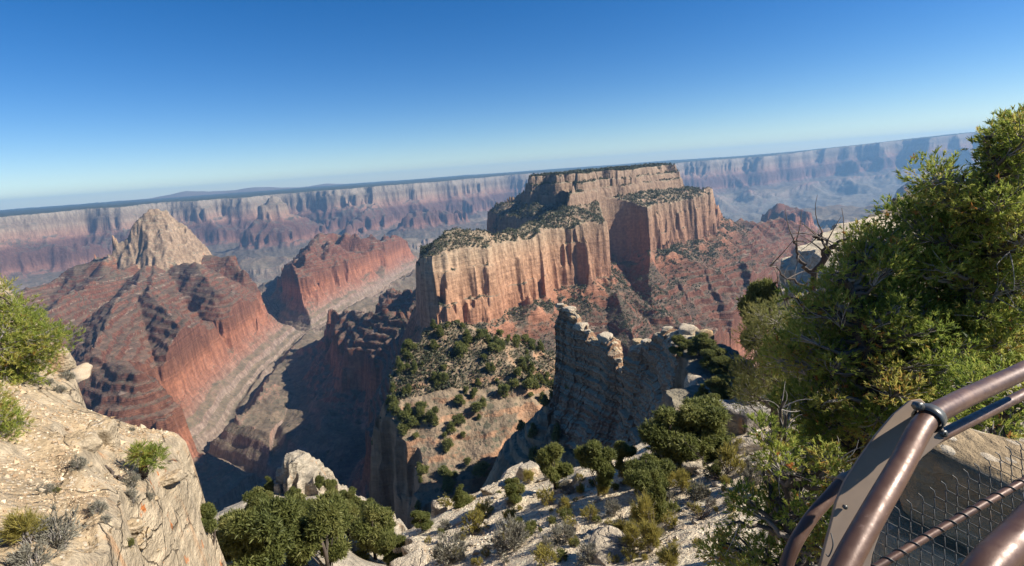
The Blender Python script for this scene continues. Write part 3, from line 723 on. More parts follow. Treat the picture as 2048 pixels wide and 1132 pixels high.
# ------------------------------------------------------------------ trees of the near slope, the knoll, the ledge, the fin and the spur
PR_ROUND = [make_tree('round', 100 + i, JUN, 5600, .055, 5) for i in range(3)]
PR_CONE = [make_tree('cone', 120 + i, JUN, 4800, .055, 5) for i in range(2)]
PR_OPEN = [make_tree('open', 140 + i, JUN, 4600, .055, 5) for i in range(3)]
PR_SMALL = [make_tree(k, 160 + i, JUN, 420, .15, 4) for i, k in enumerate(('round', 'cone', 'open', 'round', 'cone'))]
NEAR_TREES = [   # base pixel, height and width in pixels, kind, label
    (1112, 978, 92, 78, 'o', 'bushy olive juniper at the far edge of the pale slope, left of two others'),
    (1196, 992, 108, 92, 'o', 'wide olive juniper casting a dark shadow on the pale slope'),
    (1248, 948, 70, 56, 'o', 'small round juniper between two bigger trees on the slope edge'),
    (1335, 935, 112, 120, 'r', 'dense dark juniper standing highest among the trees mid slope'),
    (1405, 905, 105, 130, 'r', 'broad grey green juniper beside the big grey boulder'),
    (1300, 985, 82, 86, 'r', 'dark green juniper in front of the densest tree clump'),
    (1312, 1040, 98, 66, 'c', 'narrow dark juniper above the yellow bushes'),
    (1026, 1002, 44, 42, 'r', 'lone little juniper on the bare brink of the pale slope'),
    (924, 1010, 40, 44, 'c', 'small pointed juniper low on the brink beside pale rocks'),
    (845, 1062, 40, 46, 'o', 'ragged juniper at the lowest corner of the pale slope'),
    (550, 1150, 150, 150, 'r', 'largest dark tree of the knoll at the bottom edge'),
    (655, 1150, 150, 135, 'o', 'tall yellowish green tree right of the largest one on the knoll'),
    (752, 1120, 105, 95, 'r', 'rounded tree on the right shoulder of the knoll'),
    (480, 1120, 100, 80, 'r', 'dark tree on the left flank of the knoll'),
    (425, 1085, 78, 60, 'o', 'dark tree in the gap under the cream ledge'),
    (700, 1080, 80, 70, 'o', 'mid green tree behind the tall one on the knoll'),
    (606, 1068, 76, 64, 'r', 'dark tree just below the pale rock knob'),
    (790, 1130, 70, 60, 'o', 'low tree where the knoll meets the pale slope'),
    (770, 1062, 46, 44, 'r', 'small tree at the right rim of the knoll'),
    (520, 1040, 62, 56, 'r', 'dark tree left of the pale rock knob'),
    (540, 985, 32, 30, 'c', 'small pointed tree at the left foot of the pale knob'),
    (662, 1010, 48, 40, 'o', 'bushy tree at the right foot of the pale knob'),
    (700, 1020, 44, 40, 'r', 'round tree on the far rim of the knoll'),
    (735, 1035, 40, 40, 'r', 'second round tree along the far rim of the knoll'),
    (640, 985, 28, 26, 'o', 'little tree tucked against the pale knob'),
    (590, 1015, 40, 34, 'o', 'little tree in front of the pale knob'),
    (1362, 716, 44, 36, 'o', 'leaning tree on the pale saddle of the rock fin'),
    (1398, 712, 46, 52, 'r', 'roundest tree on top of the rock fin'),
    (1428, 738, 42, 54, 'r', 'broad tree on the right part of the rock fin'),
    (1452, 752, 38, 52, 'o', 'low spreading tree near the right end of the rock fin'),
    (1372, 668, 16, 26, 'o', 'tuft of scrub between two blocks on the fin crest'),
    (1442, 792, 40, 50, "r", "dark tree on the bare bank between the fin and the big boulder"),
    (1470, 812, 44, 44, 'o', 'ragged tree on the bank just above the big boulder'),
    (1482, 770, 46, 46, 'r', 'round tree at the top of the bare bank behind the boulder'),
    (1428, 830, 40, 46, 'o', 'tree low on the bare bank left of the big boulder'),
    (1455, 850, 46, 56, 'r', 'broad dark tree touching the left side of the big boulder'),
    (1405, 800, 30, 36, 'c', 'small pointed tree at the foot of the right fin wall'),
    (1525, 760, 190, 110, 'o', 'dark open tree rising behind the boulder on the rim'),
    (1500, 850, 110, 84, 'o', 'grey green bushy tree on top of the big boulder'),
]
pk = {'r': PR_ROUND, 'c': PR_CONE, 'o': PR_OPEN}
hh = hits([(a, min(b, 1300)) for a, b, *_ in NEAR_TREES])
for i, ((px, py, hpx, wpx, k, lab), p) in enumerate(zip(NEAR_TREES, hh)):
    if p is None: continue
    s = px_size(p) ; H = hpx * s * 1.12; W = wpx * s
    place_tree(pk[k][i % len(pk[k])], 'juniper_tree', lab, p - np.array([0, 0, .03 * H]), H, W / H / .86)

# spur, fin foot and cape: about 260 single trees, the rest is woodland
def scatter(n, x0, x1, y0, y1, seed):
    r = np.random.default_rng(seed); return r.uniform(x0, x1, n), r.uniform(y0, y1, n)
def slope_at(x, y, e=2.0):
    z, _, w_ = ground(x, y); zx, _, _ = ground(x + e, y); zy, _, _ = ground(x, y + e)
    return z, w_, np.hypot(zx - z, zy - z) / e
rg = np.random.default_rng(31)
sx, sy = scatter(2200, -140, 130, 200, 500, 32)
sz, sw, ss = slope_at(sx, sy)
keep = ((sw == 12) | (sw == 11) | (sw == 13)) & (ss < 1.1) & (rg.random(len(sx)) < np.clip(.6 + .8 * pn(sx, sy, 40, 77), .15, 1))
vis_ = []
for x_, y_, z_, k_ in zip(sx[keep], sy[keep], sz[keep], sw[keep]):
    vis_.append((k_ != 12, x_, y_, z_))
vis_ = [v[1:] for v in [v for v in vis_ if not v[0]][:205] + [v for v in vis_ if v[0]][:95]]
for i, (x_, y_, z_) in enumerate(vis_):
    H = rg.uniform(3.5, 10.0)
    on_spur = (z_ < 0) and (x_ < 15 - (480 - y_) * .05)
    lab = 'small dark tree dotting the sunlit and shaded spur below the mesa wall' if on_spur else 'small dark tree in the shaded gully beneath the rock fin'
    t = place_tree(PR_SMALL[i % 5], 'pinyon_tree', lab, (x_, y_, z_ - .2), H, rg.uniform(.8, 1.3), 'trees scattered over the spur' if on_spur else 'trees in the shaded gully', rg)

# woodland far off: thousands of trees on the mesa shelves and slopes, read as one mass
def woodland():
    rg = np.random.default_rng(55); n = 600000
    az = rg.uniform(math.radians(-34), math.radians(30), n); lr = rg.uniform(math.log(420), math.log(3600), n); r = np.exp(lr)
    x = r * np.sin(az); y = r * np.cos(az); z, st, w_ = ground(x, y)
    e = 5.0; zx, _, _ = ground(x + e, y); zy, _, _ = ground(x, y + e); sl = np.hypot(zx - z, zy - z) / e
    band = np.interp(st, [-900, -760, -700, -640, -500, -440, -370, -300, -200, -150, -60, -30], [.02, .03, .05, .03, .06, .35, .8, .7, .8, .9, .7, .9])
    mesa = np.where(w_ == 1, 1.0, np.where((w_ == 4), .4, np.where(w_ == 2, .16, np.where(w_ >= 11, 1.6, .2))))
    band = np.where((w_ == 2) & (st > -250), .25, band)
    cl = np.clip(.55 + 1.0 * fbm(x, y, 160, 88, 3), 0.0, 1) + .25
    p = band * mesa * cl * (sl < 1.25) * np.clip(1.5 - sl, 0, 1) * np.clip(r / 1300, .25, 1.1)
    k = (rg.random(n) < p * 1.7) & (w_ != 13)
    x, y, z, r = x[k], y[k], z[k], r[k]; n = len(x); print('woodland trees', n)
    H = np.clip(np.exp(rg.normal(1.35, .42, n)), 1.6, 10) * np.clip(r / 1500, .75, 1.5) * np.where(w_[k] >= 11, .55, 1)
    # every tree: 9 leafy flakes round an egg
    m = 9; d = unit(rg.normal(size=(n, m, 3)) + np.array([0, 0, .2]))
    C = np.stack([x, y, z], -1)[:, None] + d * (H[:, None, None] * np.array([.27, .27, .36])) + np.array([0, 0, 1]) * (H * .42)[:, None, None]
    var = np.clip(np.repeat(rg.random(n)[:, None] * .8, m, 1) + .2 * rg.random((n, m)), 0, 1)
    a = unit(np.cross(d, rg.normal(size=(n, m, 3)))); b = np.cross(d, a); s = (H * .22)[:, None, None]
    V = np.stack([C - a * s, C + b * s * .8, C + a * s, C - b * s * .8 + d * s * .5], 2).reshape(-1, 3)
    o = mesh_np('woodland', V, np.arange(len(V), dtype=np.int32), 4, FARV, False); add_attr(o.data, 'var', np.repeat(var.ravel(), 4))
    o['kind'] = 'stuff'; o['label'] = 'dark scrubby woodland covering the shelves and slopes of the mesa'
woodland()
print('woods', time.time() - T0)
# ------------------------------------------------------------------ the big pinyon pines on the right and on the ledge
def in_poly(x, y, P):
    c = False; n = len(P)
    for i in range(n):
        x0, y0 = P[i]; x1, y1 = P[(i + 1) % n]
        if (y0 > y) != (y1 > y) and x < (x1 - x0) * (y - y0) / (y1 - y0) + x0: c = not c
    return c
def hero_pine(label, base, trunk_pts, crown_px, r_of, step, rad, ntuft, group=None, seed=1, tuft_len=.065, mat=None, needles=9, bare=.06, layers=2, width=.0135):
    """trunk through trunk_pts; lobes fill an outline seen from the rail, each carried by its own limb"""
    rg = np.random.default_rng(seed)
    xs = [p[0] for p in crown_px]; ys = [p[1] for p in crown_px]; lobes = []
    for L in range(layers):
        yy = min(ys) + step * .3
        while yy < max(ys):
            xx = min(xs) + step * .3
            while xx < max(xs):
                a, b = xx + rg.normal(0, step * .22), yy + rg.normal(0, step * .22)
                if in_poly(a, b, crown_px) and rg.random() > .16:
                    r = r_of(a, b) + rg.normal(0, .22) + L * .75
                    lobes.append((*at(a, b, r), rad * rg.uniform(.6, 1.15), .8))
                xx += step
            yy += step * .9
    root = new_thing('pinyon_pine', label, 'pine tree', tuple(base), group=group)
    B = np.array(base); tb = Tubes(6)
    path = np.array(trunk_pts, float) - B
    tt = np.linspace(0, 1, 22); seg = np.linspace(0, 1, len(path))
    P = np.stack([np.interp(tt, seg, path[:, i]) for i in range(3)], -1) + np.concatenate([np.zeros((1, 3)), rg.normal(0, .035, (21, 3))])
    tb.add(P, np.linspace(.13, .035, 22), sides=9, shade=0)
    C = []; Dv = []; var = []
    for l in lobes:
        c = np.array(l[:3]) - B; k = np.argmin(np.linalg.norm(P - c, axis=1) + .8 * np.clip(P[:, 2] - c[2] + .25, 0, 9))
        s = P[max(k, 2)]; mid = (s + c) / 2 + rg.normal(0, .12, 3) + np.array([0, 0, -.08])
        br = bez(s, mid, c, 8) + np.concatenate([np.zeros((1, 3)), rg.normal(0, .018, (7, 3))])
        tb.add(br, np.linspace(.034, .010, 8), sides=5, shade=rg.uniform(.1, .6))
        if rg.random() < bare:      # a dead bare lobe of grey twigs
            for _ in range(5):
                d = unit(rg.normal(size=3) + 1.2 * unit(c - s)); e = c + d * l[3] * rg.uniform(.8, 1.7) - np.array([0, 0, .06])
                tb.add(bez(br[6], (br[6] + e) / 2 + rg.normal(0, .05, 3), e, 5), .007, .002, sides=3, shade=1.0)
            continue
        nt_ = int(ntuft * (l[3] / rad) ** 2); d = unit(rg.normal(size=(nt_, 3)) + np.array([0, 0, .25])); q = c + d * (l[3] * rg.uniform(.35, 1.05, (nt_, 1))) * np.array([1, 1, .8])
        tone = rg.normal(.68, .16)
        for j in range(0, nt_, 7):
            e = q[j]; tb.add(bez(br[5], (br[5] + e) / 2 + rg.normal(0, .04, 3), e, 4), .006, .003, sides=3, shade=.7)
        C.append(q); Dv.append(unit(d + np.array([0, 0, .55]) + rg.normal(0, .3, (nt_, 3))))
        v = np.clip(tone + rg.normal(0, .14, nt_), 0, .92); v[rg.random(nt_) < .012] = 1.0; var.append(v)
    C = np.concatenate(C); Dv = np.concatenate(Dv); var = np.concatenate(var)
    V, Fc, vv = tuft_mesh(C, Dv, needles, tuft_len * .72, width, (.25, 1.05), var, rg, along=1.1)
    cm = mesh_np('crown', V, Fc, 4, mat or PINE, False, True, root); add_attr(cm.data, 'var', vv)
    tube_obj('trunk', tb, BARK, root)
    print(label, len(lobes), len(C)); return root
def G(px, r): d = ray(px, 700) * r; return np.array([d[0], d[1], gz(d[0], d[1]) - .1])
CR_A = [(2110, 205), (2040, 250), (1995, 262), (1960, 300), (1985, 325), (1900, 345), (1845, 352), (1848, 395), (1800, 410), (1782, 445), (1740, 470), (1800, 520), (1850, 640), (1930, 700), (2120, 760)]
b = G(1960, 8.2)
hero_pine('tallest pinyon pine, dark forked trunk, its crown reaching above the horizon on the right', b,
          [b, at(1955, 760, 8.2), at(1925, 640, 8.1), at(1965, 520, 8.0), at(1950, 400, 7.9), at(2010, 290, 7.8)], CR_A, lambda a, c: 7.6, 40, .27, 95, seed=3, layers=3)
CR_B = [(1735, 462), (1700, 478), (1640, 545), (1600, 575), (1560, 600), (1600, 680), (1545, 700), (1570, 800), (1620, 900), (1700, 960), (1800, 900), (1950, 780), (1960, 690), (1850, 600), (1800, 500)]
b = G(1730, 6.9)
hero_pine('sprawling yellow green pinyon pine filling the middle of the right side, tips dotted with orange', b,
          [b, at(1740, 900, 6.9), at(1760, 780, 6.9), at(1720, 660, 6.9), at(1700, 560, 6.9)], CR_B, lambda a, c: 6.6 + (900 - c) * .0012, 40, .235, 95, seed=4, layers=3)
CR_C = [(1560, 780), (1520, 830), (1545, 900), (1500, 960), (1440, 985), (1380, 1030), (1430, 1080), (1400, 1150), (1440, 1250), (1700, 1250), (1800, 1100), (1760, 940), (1650, 880)]
b = G(1600, 5.6)
hero_pine('low pinyon pine with many bare grey branches leaning under the brown handrail', b,
          [b, at(1600, 1180, 5.6), at(1590, 1080, 5.6), at(1560, 960, 5.6)], CR_C, lambda a, c: 5.5, 44, .19, 85, seed=5, bare=.16, tuft_len=.06)
CR_D = [(1545, 590), (1500, 600), (1478, 650), (1500, 700), (1470, 760), (1480, 830), (1540, 830), (1620, 760), (1610, 640)]
b = G(1555, 13.0)
hero_pine('darker thin pine with drooping boughs behind the yellow green one, left edge of the group', b,
          [b, at(1550, 820, 13), at(1560, 720, 13), at(1545, 620, 13)], CR_D, lambda a, c: 12.6, 36, .42, 120, seed=6, tuft_len=.1, width=.011, mat=JUN, bare=.06)
CR_E = [(2070, 760), (1960, 770), (1900, 830), (1960, 900), (2090, 860)]
b = G(2010, 5.6)
hero_pine('bit of pine bough showing between the two brown rails', b, [b, at(2010, 880, 5.6), at(2000, 800, 5.6)], CR_E, lambda a, c: 5.4, 62, .26, 110, seed=8, tuft_len=.06)
CR_L = [(-60, 560), (15, 578), (60, 600), (75, 640), (110, 650), (140, 680), (128, 700), (90, 715), (84, 760), (50, 790), (-60, 800)]
p = hits([(-30, 800)])[0]
hero_pine('green pinyon pine hanging over the cream ledge at the left edge', p,
          [p, p + np.array([.2, 0, 1.0]), at(-10, 690, 23.0), at(20, 610, 23.0)], CR_L, lambda a, c: 22.5, 25, .5, 75, seed=9, tuft_len=.15, width=.018, bare=.08)
p = hits([(-20, 900)])[0]
hero_pine('small bough of a second pine low on the left edge above the gravel', p, [p, at(-20, 860, 17.5), at(0, 830, 17.5)], [(-50, 790), (20, 800), (48, 840), (20, 880), (-50, 900)], lambda a, c: 17.2, 27, .4, 110, seed=10, tuft_len=.12, width=.015)

# ------------------------------------------------------------------ dead wood
def snag(name, label, base, tips, r0, seed, cat='dead tree', forks=6):
    rg = np.random.default_rng(seed); root = new_thing(name, label, cat, tuple(base)); B = np.array(base); tr = Tubes(6); bs = []
    for k, (pts, ra) in enumerate(tips):
        P = np.array([np.array(p) - B for p in pts]); m = 14; t = np.linspace(0, 1, m); s = np.linspace(0, 1, len(P))
        Q = np.stack([np.interp(t, s, P[:, i]) for i in range(3)], -1); Q[1:] += rg.normal(0, r0 * .5, (m - 1, 3))
        if k == 0: tr.add(Q, np.linspace(r0 * ra, r0 * .2, m), shade=.25)
        else:
            tb = Tubes(5); tb.add(Q, np.linspace(r0 * ra, r0 * .12, m), shade=.25)
            for _ in range(forks):
                j = rg.integers(4, m); e = Q[j] + unit(rg.normal(size=3) + np.array([0, 0, .4])) * r0 * rg.uniform(4, 12)
                tb.add(bez(Q[j], (Q[j] + e) / 2 + rg.normal(0, r0, 3), e, 5), r0 * .2, r0 * .05, sides=4, shade=.4)
            bs.append(tb)
    tube_obj('trunk', tr, DEAD, root)
    for tb in bs: tube_obj('branch', tb, DEAD, root)
    return root
R_ = 12.0
snag('dead_snag', 'bare black twisted snag standing out against the pale rim rock', at(1610, 640, R_),
     [([at(1612, 650, R_), at(1625, 545, R_), at(1655, 520, R_), at(1668, 490, R_), at(1690, 478, R_), at(1700, 470, R_)], 1.0),
      ([at(1648, 525, R_), at(1652, 490, R_), at(1640, 460, R_)], .6), ([at(1650, 522, R_), at(1648, 480, R_), at(1622, 470, R_)], .5),
      ([at(1625, 545, R_), at(1600, 520, R_), at(1598, 490, R_), at(1588, 485, R_)], .6), ([at(1668, 495, R_), at(1690, 500, R_)], .4),
      ([at(1620, 580, R_), at(1580, 560, R_), at(1545, 530, R_)], .5), ([at(1615, 600, R_), at(1570, 600, R_), at(1555, 560, R_)], .45)], .075, 21)
p = hits([(232, 958)])[0]
snag('fallen_branch', 'grey fallen branch lying on the gravel left of the sapling', p, [([p, p + np.array([-.35, .25, .22]), p + np.array([-.75, .45, .24])], 1), ([p, p + np.array([.4, .1, .1])], .8)], .05, 23, 'branch', 3)
for i, (a, c, lab) in enumerate([(1400, 1040, 'tangle of bare grey twigs spreading in front of the low pine'), (1300, 1095, 'grey dead brush sprawling at the bottom edge below the yellow bushes'),
                                 (1440, 960, 'grey dead twigs rising behind the low pine beside pale rocks')]):
    p = hits([(a, c)])[0]; rg = np.random.default_rng(90 + i); s = px_size(p)
    tips = [([p, p + np.array([0, 0, .2])], 1)]
    for _ in range(13):
        d = unit(np.array([rg.normal(), rg.normal() * .6, abs(rg.normal()) * .6 + .3])) * s * rg.uniform(50, 110)
        tips.append(([p, p + d * .5 + rg.normal(0, .06, 3), p + d], .8))
    snag('dead_brush', lab, p, tips, .022, 60 + i, 'dead bush', 7)
# ------------------------------------------------------------------ the thin wall of the rock fin: beds stick out and fall back, joints split it
def fin_wall():
    S = np.array([(p[0], p[1], p[2]) for p in FIN_Z]); Wd = np.array([p[2] for p in FIN_W])
    keep = Wd <= 9.2; S = S[keep]; Wd = Wd[keep]
    L = np.concatenate([[0], np.cumsum(np.hypot(*np.diff(S[:, :2], axis=0).T))]); n = 620
    s = np.linspace(0, L[-1], n); X = np.interp(s, L, S[:, 0]); Y = np.interp(s, L, S[:, 1])
    Zs = np.interp(s, L, S[:, 2]); wd = np.interp(s, L, Wd)
    rg = np.random.default_rng(5); cuts = np.sort(rg.uniform(0, L[-1], 42)); b = np.searchsorted(cuts, s)
    zb = np.array([Zs[b == k].mean() if (b == k).any() else 0 for k in range(43)])
    Z = .55 * zb[b] + .45 * Zs + rg.normal(0, .7, 43)[b]
    T = unit(np.stack([np.gradient(np.convolve(np.pad(X, 30, 'edge'), np.ones(61) / 61, 'valid')), np.gradient(np.convolve(np.pad(Y, 30, 'edge'), np.ones(61) / 61, 'valid'))], -1))
    Nn = np.stack([-T[:, 1], T[:, 0]], -1)
    H = 62.0; m = 150; h = np.concatenate([np.linspace(0, H, m)[::-1], np.linspace(0, H, m)]); side = np.concatenate([np.ones(m), -np.ones(m)])
    z = Z[:, None] - h[None] - .0
    th = 2.3; jig = 2.2 * pn(X, Y, 40, 91)[:, None]
    t = (z + jig + .055 * s[:, None]) / th; li = np.floor(t).astype(int); fr = t - li
    tab = rg.normal(0, 1, 400); tab2 = rg.normal(0, 1, 400)
    bed = tab[li % 400] * (1 - sstep(.8, 1, fr)) + tab[(li + 1) % 400] * sstep(.8, 1, fr)
    t2 = (z + jig) / .8; l2 = np.floor(t2).astype(int); bed2 = tab2[l2 % 400]
    SS = np.broadcast_to(s[:, None], z.shape)
    sd = side[None] * 1000
    j1 = pn(SS + sd, z * .18, 11, 92); j2 = np.abs(pn(SS + sd, z * .12, 5.5, 93)) * 2 - .5; j3 = pn(SS + sd, z * .5, 2.2, 94); j4 = pn(SS + sd, z, 1.1, 95)
    big = pn(SS + sd, z * .3, 26, 96)
    prof = np.interp(h, [0, .4, 2, 10, 30, 45, 62], [-1.2, 0, .4, 1.2, 4.5, 9, 17])
    w_ = np.interp(h, [0, 3], [.55, 1])[None] * wd[:, None] * (1 - .0 * h[None]) + prof[None]
    amp = np.interp(h, [0, 3, 62], [.25, 1, 1.3])[None]
    w_ = w_ + amp * (.95 * bed + .3 * bed2 + 1.3 * j1 + 1.2 * j2 + .35 * j3 + .25 * j4 + 2.2 * big)
    w_ = np.maximum(w_, .12)
    PX = X[:, None] + Nn[:, 0:1] * side[None] * w_; PY = Y[:, None] + Nn[:, 1:2] * side[None] * w_
    PZ_ = z + np.where(h[None] < .5, .35 * j3 + .2 * j4, 0)
    V = np.stack([PX, PY, PZ_], -1).reshape(-1, 3); k = 2 * m
    i = np.arange(n * k).reshape(n, k); f = np.stack([i[:-1, :-1], i[1:, :-1], i[1:, 1:], i[:-1, 1:]], -1).reshape(-1, 4)
    for e in (0, n - 1):     # close the ends
        a = i[e]; q = np.stack([a[:m - 1], a[1:m], a[::-1][1:m], a[::-1][:m - 1]], -1); f = np.concatenate([f, q if e else q[:, ::-1]])
    o = mesh_np('rock_fin', V, f.ravel(), 4, MAT_FIN, False); struct(o, 'jagged fin of layered brown rock with pale blocks on its crest')
def fin_mat():
    m, nt, b = new_mat('fin_rock', .95); q = NB(nt); geo = q.n('ShaderNodeNewGeometry'); P = geo.outputs['Position']
    sp = q.n('ShaderNodeSeparateXYZ'); q.link(P, sp.inputs[0]); sn = q.n('ShaderNodeSeparateXYZ'); q.link(geo.outputs['True Normal'], sn.inputs[0])
    z = q.math('ADD', sp.outputs[2], q.math('MULTIPLY', q.noise(P, .03, 3), 9)); z = q.math('ADD', z, q.math('MULTIPLY', sp.outputs[1], -.05))
    c = q.n('ShaderNodeCombineXYZ'); q.link(z, c.inputs[2])
    b1 = q.noise(c.outputs[0], .3, 5, .75); b2 = q.noise(c.outputs[0], 1.3, 3, .7)
    bb = q.math('ADD', q.math('MULTIPLY', b1, .6), q.math('MULTIPLY', b2, .4))
    col = q.ramp(bb, [(.30, (.15, .095, .066)), (.42, (.34, .205, .13)), (.5, (.45, .28, .17)), (.56, (.25, .16, .11)), (.64, (.48, .33, .21)), (.74, (.56, .43, .29))])
    red = q.mapr(q.math('ADD', sp.outputs[2], q.math('MULTIPLY', q.noise(P, .05, 3), 25)), -128, -108, .55, 0)
    col = q.mix(red, col, (.30, .15, .095))
    col = q.mix(q.mapr(q.noise(q.scalev(P, (1, 1, .1)), .35, 5, .65), .56, .72, 0, .65), col, (.095, .08, .07))
    f = q.noise(P, .8, 8, .65); k = q.n('ShaderNodeCombineColor'); ff = q.mapr(f, .3, .7, .65, 1.35); [q.link(ff, k.inputs[i]) for i in range(3)]
    col = q.mix(1, col, k.outputs[0], 'MULTIPLY')
    col = q.mix(q.mapr(sn.outputs[2], .55, .85), col, q.mix(f, (.33, .27, .18), (.52, .44, .31)))
    q.link(col, b.inputs['Base Color']); q.link(q.bump(q.math('ADD', f, q.math('MULTIPLY', b2, .5)), 1.0, .9), b.inputs['Normal']); return m
MAT_FIN = fin_mat()
fin_wall()

# ------------------------------------------------------------------ rocks
def rock_mesh(seed, flat=.6, sub=4, planes=16, rough=.05, beds=0.0):
    """a broken block: a ball cut by random planes, then weathered"""
    rg = np.random.default_rng(seed)
    bm = bmesh.new(); bmesh.ops.create_icosphere(bm, subdivisions=sub, radius=1)
    me = bpy.data.meshes.new('rock'); bm.to_mesh(me); bm.free()
    V = np.empty(len(me.vertices) * 3); me.vertices.foreach_get('co', V); V = unit(V.reshape(-1, 3))
    n = unit(rg.normal(size=(planes, 3))); n[:6] = unit(np.array([[1, 0, 0], [-1, 0, 0], [0, 1, 0], [0, -1, 0], [0, 0, 1], [0, 0, -1.0]]) + rg.normal(0, .16, (6, 3))); hgt = rg.uniform(.72, 1.0, planes); hgt[:6] = rg.uniform(.62, .8, 6)
    dots = V @ n.T; r = np.where(dots > .05, hgt / np.maximum(dots, .05), 9)
    rs = np.sort(r, axis=1); R_ = rs[:, 0] - .10 * np.exp(-(rs[:, 1] - rs[:, 0]) / .06) * .5
    P = V * R_[:, None]
    o = rg.uniform(0, 99)
    P *= (1 + rough * (pn(P[:, 0] + o, P[:, 1] + P[:, 2] * .7, .5, seed) + .6 * pn(P[:, 0] * .8 - P[:, 2], P[:, 1] + o, .2, seed + 1)))[:, None]
    if beds:
        L = np.sin(P[:, 2] * 13 + rg.uniform(0, 6)) + .6 * np.sin(P[:, 2] * 31 + 1); P[:, :2] *= (1 + beds * L)[:, None]
    P[:, 2] *= flat; me.vertices.foreach_set('co', P.astype(np.float32).ravel()); me.polygons.foreach_set('use_smooth', np.full(len(me.polygons), sub >= 4))
    me.update(); return me
import bmesh
MAT_ROCK = pale_mat('boulder_limestone', (.50, .42, .31), (.50, .42, .31), .4)
MAT_GREY = pale_mat('grey_boulder', (.34, .31, .27), (.30, .27, .235), .15)
MAT_WARM = pale_mat('warm_boulder', (.50, .36, .20), (.48, .33, .18), .3)
def rock(label, px, py, wpx, hpx, seed, mat, r=None, flat=1.0, deep=1.0, rz=0, tilt=0, group=None, beds=0.0, name='boulder', sink=.4, rough=.085):
    p = at(px, py, r) if r else hits([(px, py)])[0]
    if p is None: return
    s = px_size(p); me = rock_mesh(seed, 1.0, 4 if wpx > 28 else 3, 16, rough, beds); me.materials.append(mat); me.name = name
    o = bpy.data.objects.new(name, me); COL.objects.link(o)
    o.scale = (wpx * s * .62, wpx * s * .62 * deep, hpx * s * .72); o.rotation_euler = (tilt, tilt * .4, rz)
    o.location = (p[0], p[1], p[2] + hpx * s * (.5 - sink))
    o['label'] = label; o['category'] = 'rock'
    if group: o['group'] = group
    return o
ROCKS = [
    ('big rounded grey boulder on the rim beside the broad juniper', 1470, 868, 92, 120, 1, MAT_GREY, dict(rz=.4, tilt=.12)),
    ('flat pale block lying below the big grey boulder', 1420, 905, 74, 40, 2, MAT_ROCK, dict(rz=.7, tilt=.2)),
    ('pale slab leaning at the foot of the grey boulder', 1490, 900, 60, 34, 3, MAT_ROCK, dict(rz=.2, tilt=-.25)),
    ('angular pale rock on the bank under the flat block', 1385, 940, 46, 34, 4, MAT_ROCK, dict(rz=1.1)),
    ('cream block on the brink at the far end of the pale slope', 1058, 948, 46, 34, 5, MAT_ROCK, dict(rz=.6)),
    ('pale triangular block on the low corner of the slope brink', 882, 1022, 40, 28, 6, MAT_ROCK, dict(rz=.1)),
    ('long pale slab half buried at the bottom edge under the yellow bushes', 1235, 1108, 120, 30, 7, MAT_ROCK, dict(rz=.55, tilt=.22)),
    ('brown shaded block at the lower left corner of the pale slope', 832, 1112, 44, 36, 8, MAT_ROCK, dict(rz=.3)),
    ('pale flat slab at the bottom edge left of the shrubs', 822, 1142, 70, 34, 9, MAT_ROCK, dict(rz=.5)),
    ('weathered slab on the brink beside the lone little juniper', 985, 985, 34, 18, 10, MAT_ROCK, dict(rz=1.0)),
    ('tall cream slab tilted on the ledge above the sapling', 206, 882, 56, 74, 11, MAT_LEDGE, dict(rz=.5, tilt=.35)),
    ('low cream slab in front of the tilted slab on the ledge', 168, 888, 60, 34, 12, MAT_LEDGE, dict(rz=.9, tilt=.2)),
    ('white stone behind the sapling on the ledge', 268, 920, 22, 22, 13, MAT_LEDGE, dict(rz=.3)),
    ('orange stained block at the outer corner of the ledge', 160, 755, 44, 34, 14, MAT_LEDGE, dict(rz=.4, beds=.03)),
    ('cream block stacked on the ledge under the pine', 116, 730, 56, 44, 15, MAT_LEDGE, dict(rz=.8)),
    ('pale block under the hanging pine boughs', 50, 730, 74, 44, 16, MAT_LEDGE, dict(rz=.2)),
    ('pale block at the outer end of the upper ledge', 120, 708, 30, 22, 19, MAT_LEDGE, dict(rz=.5, sink=.5, rough=.1)),
    ('cracked cream block sunk in the gravel near the ledge edge', 262, 1062, 42, 30, 17, MAT_LEDGE, dict(rz=.9, tilt=.2)),
    ('flat cream slab on the gravel right of the cracked block', 280, 1085, 50, 26, 18, MAT_LEDGE, dict(rz=.1, tilt=.2)),
    ('thin overhanging slab on the ledge edge below the sapling', 335, 962, 54, 20, 20, MAT_LEDGE, dict(rz=.5, tilt=-.15)),
]
for lab, px, py, wp, hp, sd, mt, kw in ROCKS: rock(lab, px, py, wp, hp, sd, mt, **kw)
